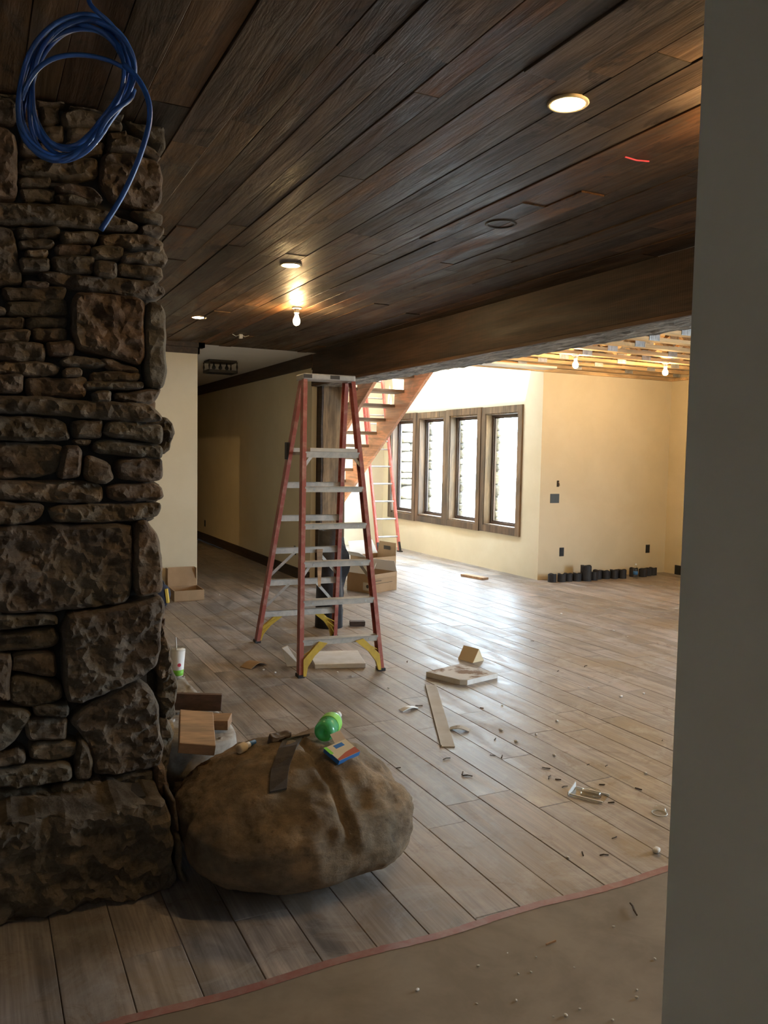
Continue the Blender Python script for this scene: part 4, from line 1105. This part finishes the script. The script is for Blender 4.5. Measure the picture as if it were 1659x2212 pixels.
# paper cup with straw
cz = top(1.0, 4.75, LT); cz += .006; cup = thing('paper_cup', 'white paper drink cup with lime band and straw on the stone ledge', 'cup', (1.035, 4.76, cz))
MB().lathe([(.03, 0), (.031, .003), (.044, .155)], 28).build('cup_body', M['cup'], cup, smooth=True)
MB().lathe([(.0318, .004), (.0348, .038)], 28).build('lime_band', M['green'], cup, smooth=True)
MB().lathe([(.046, .152), (.048, .158), (.046, .165), (.03, .17), (.028, .166)], 28).build('lid', M['clear'], cup, smooth=True)
MB().tube([(0, 0, .02), (-.012, -.004, .23)], .0035, 8).build('straw', M['white'], cup)
dv = Vector((-.22, -.975, 0)).normalized(); dl = MB(); vs = []
for k in range(14):
    aa = 2*math.pi*k/14; u = .011*math.cos(aa); v = .07 + .011*math.sin(aa); rr = .031 + .013*(v/.155) + .0008; th = math.atan2(dv.y, dv.x) + .25 + u/rr
    vs.append((rr*math.cos(th), rr*math.sin(th), v))
dl.add(vs, [tuple(range(14))]).build('red_dot', M['reddot'], cup)
# crumbs on the ledge
cr = random.Random(12)
for k in range(16):
    x = .9 + cr.uniform(-.1, .17); y = 4.2 + cr.uniform(-.62, .62); z = top(x, y, LT)
    if z < .2: continue
    s_ = cr.uniform(.008, .022)
    o = rock_slab([(-s_,-s_*.6),(s_*.7,-s_*.8),(s_,s_*.5),(-s_*.5,s_*.7)], -.002, s_*.7, k, .002).build('mortar_crumb', M['chip']); o.location = (x, y, z); o.rotation_euler = (0, 0, cr.random()*6)
    tag(o, 'pale crumb of mortar on the stone ledge', 'crumb', 'mortar crumbs on the stone ledge')

# ------------------------------------------------------------------ boxes
def carton(name, label, loc, rz, a, b2, h, flaps, inner='card', th=.006):
    t = thing(name, label, 'cardboard box', loc, rz)
    MB().box(-a, a, -b2, b2, 0, th).build('bottom', M['card'], t)
    for x0, x1, y0, y1 in ((-a, a, -b2, -b2+th), (-a, a, b2-th, b2), (-a, -a+th, -b2+th, b2-th), (a-th, a, -b2+th, b2-th)):
        MB().box(x0, x1, y0, y1, th*.5, h).build('side_panel', M['card'], t)
    for side, ang, L, mt_ in flaps:
        ca, sa = math.cos(ang), math.sin(ang)     # ang 0 = flat outwards, 90deg = straight up
        mb = MB()
        if side in 'fb':
            s_ = -1 if side == 'f' else 1; y = s_*b2
            q = [(-a, y), (a, y)]; d = Vector((0, s_*ca*L, sa*L)); n = Vector((0, -s_*sa, ca)) * .004
        else:
            s_ = -1 if side == 'l' else 1; x = s_*a
            q = [(x, -b2), (x, b2)]; d = Vector((s_*ca*L, 0, sa*L)); n = Vector((-s_*sa, 0, ca)) * .004
        c0 = Vector((*q[0], h)); c1 = Vector((*q[1], h)); ins = (c1 - c0) * .06
        mb.add([c0, c1, c1 + d - ins, c0 + d + ins, c0 + n, c1 + n, c1 + d - ins + n, c0 + d + ins + n], [(0,3,2,1),(4,5,6,7),(0,1,5,4),(1,2,6,5),(2,3,7,6),(3,0,4,7)])
        mb.build('flap', M[mt_], t)
    return t
rad = math.radians
c1 = carton('cardboard_box', 'printed cardboard box with a white inner flap in front of the timber post side', (4.325, 9.0, 0), rad(24), .235, .2, .225, [('r', rad(98), .13, 'cardwhite'), ('b', rad(60), .10, 'card'), ('l', rad(125), .17, 'cardwhite'), ('f', rad(-80), .05, 'card')])
MB().box(-.236, -.2352, -.19, -.06, .03, .125).build('paper_label', M['cardin'], c1)
pl = MB().lathe([(.001, 0), (.022, 0.0002)], 14, (-.2365, -.13, .08), 'x').build('round_mark', M['ink'], c1)
MB().box(-.19, -.06, -.2012, -.2002, .14, .147).box(-.19, .15, -.2012, -.2002, .108, .113).build('print_line', M['ink'], c1)
c2 = carton('cardboard_box', 'open cardboard box with raised flaps standing behind the printed box', (4.70, 9.76, 0), rad(12), .23, .2, .32, [('b', rad(62), .2, 'cardwhite'), ('r', rad(84), .17, 'card'), ('l', rad(28), .15, 'cardwhite')])
MB().box(-.001, .0, -.08, .06, 0, .05).build('print_patch', M['ink'], c2).location = (.226, .0, .39)
tag(MB().add([(-.03,0,0),(.03,.01,0),(.045,.0,.09),(.02,.012,.14),(-.02,-.01,.1),(-.03,.005,.03)], [(0,1,2,3,4,5)]).build('plastic_film', M['clear']), 'scrap of clear plastic film beside the open box', 'plastic film').location = (4.78, 9.45, .0)
c3 = carton('cardboard_box', 'shallow open cardboard box with raised lid against the pale wall', (2.085, 9.17, 0), 0, .165, .17, .12, [('b', rad(72), .22, 'card')])
MB().box(-.165, -.159, .185, .3, .13, .32).box(.159, .165, .185, .3, .13, .32).build('lid_side', M['card'], c3)
# tool bag
def blob(rx, ry, rz_, seed, amp=.12, pw=2.6, n=12):
    V = []; Fs = []
    nu, nv = n*2, n
    for j in range(nv + 1):
        ph = -math.pi/2 + math.pi*j/nv
        for i in range(nu):
            th = 2*math.pi*i/nu
            c = lambda q: math.copysign(abs(q)**(2/pw), q)
            x = rx*c(math.cos(ph))*c(math.cos(th)); y = ry*c(math.cos(ph))*c(math.sin(th)); z = rz_*c(math.sin(ph))
            e = 1 + amp*fbm(x*9+seed, y*9, z*9, 3); V.append((x*e, y*e, z*e + rz_))
    for j in range(nv):
        for i in range(nu): Fs.append((j*nu+i, j*nu+(i+1)%nu, (j+1)*nu+(i+1)%nu, (j+1)*nu+i))
    return MB().add(V, Fs)
bg_ = thing('tool_bag', 'navy cloth tool bag with a yellow panel beside the shallow box', 'bag', (1.70, 8.80, 0), rad(-12))
blob(.13, .10, .125, 4).build('bag_body', M['navy'], bg_, smooth=True)
MB().prism([(-.012,-.012),(.012,-.012),(.02,.02),(-.02,.02)], (.105, -.075, .05), (.088, -.085, .2), (1,0,0)).build('yellow_panel', M['yellowcloth'], bg_)
MB().tube(smooth_path([(-.07,-.02,.23),(-.05,-.02,.29),(.05,-.02,.29),(.07,-.02,.23)], 2), .009, 8).build('handle', M['rubber'], bg_)

# ------------------------------------------------------------------ black felt roll
fr_ = thing('felt_roll', 'upright black roofing felt roll with a torn loose end behind the stepladder', 'felt roll', (3.0, 7.19, 0))
def spiral(r0, r1, turns, z0, z1, skew=0, n=72, th=.004):
    V = []; Fs = []
    for i in range(n + 1):
        a = 2*math.pi*turns*i/n; r = r0 + (r1-r0)*i/n
        for rr, z in ((r, z0), (r, z1), (r+th, z1), (r+th, z0)):
            k = (z - z0)/(z1 - z0)
            V.append(((rr*(1 - skew*k))*math.cos(a), (rr*(1 - skew*k))*math.sin(a), z + .006*math.sin(3*a)*k))
    for i in range(n):
        for k in range(4): Fs.append((i*4+k, i*4+(k+1)%4, (i+1)*4+(k+1)%4, (i+1)*4+k))
    Fs += [(3,2,1,0), tuple(range(n*4, n*4+4))]
    return MB().add(V, Fs)
spiral(.085, .135, 5.2, 0, .93, .18, 160).build('roll', M['felt'], fr_, smooth=True)
lp = []; nzz = 14
for i in range(nzz + 1):
    z = .10 + .76*i/nzz
    wd = .03 + .01*math.sin(i*2.1) + (.045 if i in (8, 9, 11) else (.03 if i == 10 else 0)) - (.03*(1 - i/3) if i < 3 else 0)
    if i >= 13: wd = .02
    lp.append((.095, -.055, z)); lp.append((.125 + wd*.75, -.045 + .04*math.sin(i*.5), z - (.06 if i == 0 else 0)))
vs = lp + [(x + .002, y + .005, z) for x, y, z in lp]; n = len(lp)
fs = []
for i in range(nzz): fs += [(2*i, 2*i+1, 2*i+3, 2*i+2), (n+2*i+2, n+2*i+3, n+2*i+1, n+2*i), (2*i+1, n+2*i+1, n+2*i+3, 2*i+3), (2*i, 2*i+2, n+2*i+2, n+2*i)]
MB().add(vs, fs).build('loose_end', M['rubber'], fr_)

# ------------------------------------------------------------------ foam and scraps on the floor
def quad_slab(name, label, cat, pts, th, mat, topmat=None, z=0.0):
    c = sum((Vector((*p, 0)) for p in pts), Vector()) / len(pts)
    t = thing(name, label, cat, (c.x, c.y, z)) if topmat else None
    q = [(p[0]-c.x, p[1]-c.y) for p in pts]; n = len(q)
    mb = MB().add([(x, y, 0) for x, y in q] + [(x, y, th) for x, y in q], [tuple(range(n))[::-1], tuple(range(n, 2*n))] + [(i, (i+1)%n, n+(i+1)%n, n+i) for i in range(n)])
    if topmat:
        mb.build('slab', M[mat], t, bevel=.003); MB().add([(x*.97, y*.97, th + .0012) for x, y in q], [tuple(range(n))]).build('soiled_top', M[topmat], t); return t
    o = mb.build(name, M[mat], bevel=.003); o.location = (c.x, c.y, z); return tag(o, label, cat)
quad_slab('foam_sheet', 'white foam sheet lying flat under the stepladder', 'foam sheet', [(2.302,5.779),(2.681,5.666),(2.80,6.08),(2.41,6.20)], .034, 'foam')
quad_slab('foam_tray', 'white foam slab with brown dirt on its top', 'foam slab', [(2.984,5.251),(3.10,4.96),(3.15,4.935),(3.463,5.01),(3.34,5.36)], .038, 'foam', 'foamdirty')
o = MB().add([(-.10,-.03,0),(.05,-.09,0),(.10,.03,0),(-.05,.09,0),(-.075,.03,.105),(.078,-.03,.105)], [(0,1,5,4),(2,3,4,5),(0,4,3),(1,2,5),(0,3,2,1)]).build('foam_wedge', M['cream'])
o.location = (3.575, 5.56, 0); o.rotation_euler = (0, 0, rad(-52)); tag(o, 'cream triangular foam wedge behind the soiled foam slab', 'foam wedge')
o = MB().add([(0,0,0),(.10,-.04,0),(.11,-.02,.06),(.02,.05,.15),(-.03,.03,.14),(.005,.022,0),(.105,-.018,0),(.115,.002,.06),(.025,.072,.15),(-.025,.052,.14)], [(0,1,2,3,4),(9,8,7,6,5),(0,5,6,1),(1,6,7,2),(2,7,8,3),(3,8,9,4),(4,9,5,0)]).build('foam_offcut', M['foam'])
o.location = (2.13, 5.93, 0); tag(o, 'torn white foam offcut propped behind the stepladder rail', 'foam offcut')
# curled cardboard scrap
def curl(L, W, hgt, n=8, th=.004):
    V = []; Fs = []
    for i in range(n + 1):
        u = i/n; x = -L/2 + L*u; z = .002 + hgt*(math.sin(math.pi*u)**1.2)
        V += [(x, -W/2, z), (x, W/2, z), (x, W/2, z+th), (x, -W/2, z+th)]
    for i in range(n):
        for k in range(4): Fs.append((i*4+k, i*4+(k+1)%4, (i+1)*4+(k+1)%4, (i+1)*4+k))
    Fs += [(3,2,1,0), tuple(range(n*4, n*4+4))]; return MB().add(V, Fs)
def put(o, x, y, z, rz, label, cat, group=None): o.location = (x, y, z); o.rotation_euler = (0, 0, rz); return tag(o, label, cat, group)
put(curl(.2, .11, .03).build('cardboard_scrap', M['card']), 1.90, 6.04, 0, rad(32), 'curled tan cardboard scrap on the floor left of the stepladder', 'cardboard scrap')
put(curl(.13, .045, .012).build('paper_scrap', M['cup']), 2.49, 4.60, 0, rad(12), 'curled white paper scrap beside the long pale strip', 'paper scrap')
put(curl(.12, .055, .014).build('cardboard_scrap', M['cardin']), 2.585, 4.125, 0, rad(-38), 'small pale cardboard scrap touching the long strip', 'cardboard scrap')
d = Vector((2.367 - 2.899, 3.897 - 5.031, 0)); 
o = MB().box(0, d.length, -.04, .04, 0, .006).box(0, d.length, -.04, -.034, .004, .014).build('wood_strip', M['cardin']); o.location = (2.899, 5.031, 0); o.rotation_euler = (0, 0, math.atan2(d.y, d.x)); tag(o, 'long thin pale strip lying on the tile floor', 'strip')
# clear blister tray
t = thing('blister_tray', 'clear plastic blister tray lying on the floor', 'plastic tray', (2.66, 3.045, 0), rad(-58))
MB().box(-.085, .085, -.055, .055, 0, .003).build('flange', M['clear'], t)
MB().lathe([(.05, .003), (.047, .026), (.038, .03), (.001, .031)], 24, (.01, 0, 0)).build('bubble', M['clear'], t, smooth=True)
MB().bar((-.085, -.055, .004), (-.085, .055, .02), .004, .03).bar((-.08, .053, .008), (.085, .053, .006), .006, .006).bar((-.08, -.053, .008), (.085, -.053, .006), .006, .006).build('rim', M['white'], t)
t = thing('plastic_dome', 'small clear plastic dome cap on the floor by the near wall', 'plastic cap', (2.83, 2.75, 0), rad(20))
MB().lathe([(.034, .0), (.035, .004), (.032, .02), (.022, .032), (.008, .037), (.001, .0375)], 20).build('dome', M['clear'], t, smooth=True)
MB().lathe([(.036, 0), (.037, .002), (.033, .004), (.032, 0)], 20).build('rim', M['white'], t, smooth=True)
put(blob(.02, .014, .01, 6, .5).build('foam_bit', M['foam']), 2.535, 2.47, 0, .4, 'white foam bit on the floor near the red tape', 'foam bit')
board('brown_block', 'small dark red-brown block on the floor beside the felt roll', (3.205, 7.15, .003), (3.345, 7.105, .003), .07, .042, 'darkwood', 'wood block')
board('loose_plank', 'short tan plank lying on the far floor below the windows', (6.03, 9.62, .002), (6.12, 9.2, .002), .11, .03, 'pine', 'plank')
o = MB().add([(-.028,0,.0),(.028,0,0),(.012,0,-.33),(-.012,0,-.33),(-.028,.01,0),(.028,.01,0),(.012,.003,-.33),(-.012,.003,-.33)], [(0,1,2,3),(7,6,5,4),(0,4,5,1),(1,5,6,2),(2,6,7,3),(3,7,4,0)]).build('wood_shim', M['pine'])
sh_ = onY(691, 1183, 6.545); o.location = (sh_.x, 6.545, .83); tag(o, 'tapered pine shim hanging from a rear bar of the stepladder', 'shim')
# water bottle by the far wall
wb = thing('water_bottle', 'small clear water bottle with blue label among the black rolls', 'bottle', (8.19, 8.58, 0))
MB().lathe([(.028, 0), (.032, .006), (.033, .12), (.03, .14), (.016, .175), (.0125, .18), (.0125, .195)], 20).build('bottle_body', M['clear'], wb, smooth=True)
MB().lathe([(.0335, .06), (.0335, .105)], 20).build('label_band', M['boxblue'], wb, smooth=True)
MB().lathe([(.015, .192), (.015, .21), (.001, .211)], 14).build('cap', M['white'], wb)
# black rolls along the warm wall
br = random.Random(4)
xs = [6.88, 7.01, 7.135, 7.26, 7.40, 7.54, 7.665, 7.79, 7.915, 8.04, 8.325, 8.45, 8.575, 8.70]
for i, x in enumerate(xs):
    h_ = .205 if i == 4 else br.choice((.105, .11, .12)); r_ = .075 if i == 4 else br.uniform(.054, .060)
    o = spiral(r_*.45, r_, 3.2, 0, h_, 0, 60, .006).build('rubber_roll', M['rubber']); o.location = (x, 8.72 + br.uniform(-.04, .05), 0); o.rotation_euler = (0, 0, br.random()*6)
    tag(o, 'tall black rubber roll standing out of the row along the warm wall' if i == 4 else 'short black rubber roll in the row along the warm wall', 'rubber roll', None if i == 4 else 'black rolls along the warm wall')

# ------------------------------------------------------------------ crumbs and twigs on the floor
wp = [(1326,1363),(1356,1376),(1271,1485),(1341,1506),(1390,1499),(1085,1525),(1083,1578),(1203,1559),(1158,1587),(1114,1603),(1197,1633),(1394,1671),(1227,1854),(594,1454),(569,1448),(729,1453),(839,1487),(473,1285),(1212,1327),(760,1462)]
cr = random.Random(9)
cm = [blob(.011, .008, .005, k*3, .5, 2.2, 5).mesh('white_crumb') for k in range(3)]
for i, (x, y) in enumerate(wp):
    p = onZ(x, y); o = link('white_crumb', cm[i % 3], M['foam']); s_ = cr.uniform(.7, 1.5); o.scale = (s_, s_, s_)
    put(o, p.x, p.y, 0, cr.random()*6, 'tiny white foam crumb on the tile floor', 'crumb', 'white crumbs on the tile floor')
tw = [MB().bar((-.03,0,.004), (.0,.006,.006), .006, .006, (0,0,1)).bar((.0,.006,.006), (.03,-.002,.004), .005, .005, (0,0,1)).mesh('twig'), MB().bar((-.018,0,.003), (.02,.006,.005), .006, .005, (0,0,1)).mesh('twig')]
dp = [(1064,1632),(1085,1636),(1187,1680),(1205,1685),(1220,1700),(1270,1652),(1310,1655),(1300,1696),(1180,1660),(1070,1598),(880,1430),(1320,1735),(1327,1810),(1260,1846),(1305,1848),(1000,1672),(1010,1677),(1430,1600),(1150,1385),(1205,1450),(1265,1440),(1040,1530),(905,1525),(860,1660),(965,1640),(1380,1705)]
for i, (x, y) in enumerate(dp):
    p = onZ(x, y); o = link('twig', tw[i % 2], M['bark']); s_ = cr.uniform(.5, 1.0); o.scale = (s_, s_, s_)
    put(o, p.x, p.y, 0, cr.random()*6, 'tiny dark splinter on the tile floor', 'splinter', 'dark splinters on the tile floor')
p = onZ(1370, 1972); o = link('twig', MB().tube([(-.035,-.006,.008),(-.01,.002,.012),(.02,.004,.01),(.04,.012,.01)], [.003,.004,.0035,.003], 6).mesh('twig'), M['bark']); put(o, p.x, p.y, .004, .9, 'dark twig on the brown paper near the shaded wall', 'twig')
p = onZ(1190, 2041); o = link('splinter', MB().bar((-.022,0,.004), (.022,0,.004), .006, .004, (0,0,1)).mesh('splinter'), M['pine']); put(o, p.x, p.y, .004, .1, 'pale wood splinter on the brown paper', 'splinter')
for i, (x, y) in enumerate(((1120,2107),(1147,2103),(1096,2062),(1240,2093),(1158,2070),(1033,2090),(1415,2075),(1325,2005),(1195,2200),(1030,2172),(1375,2158),(1115,2165))):
    p = onZ(x, y); o = link('bark_crumb', cm[i % 3], M['bark']); s_ = cr.uniform(.3, .6); o.scale = (s_, s_*.8, s_)
    put(o, p.x, p.y, .004, cr.random()*6, 'dark bark crumb on the brown paper', 'crumb', 'dark crumbs on the brown paper')
for i, (x, y) in enumerate(((1223,2198),(1252,2183),(1323,2207),(902,2142),(1376,2142))):
    p = onZ(x, y); o = link('pale_crumb', cm[i % 3], M['foam']); s_ = cr.uniform(.4, .7); o.scale = (s_, s_, s_)
    put(o, p.x, p.y, .004, cr.random()*6, 'tiny pale crumb on the brown paper', 'crumb', 'pale crumbs on the brown paper')
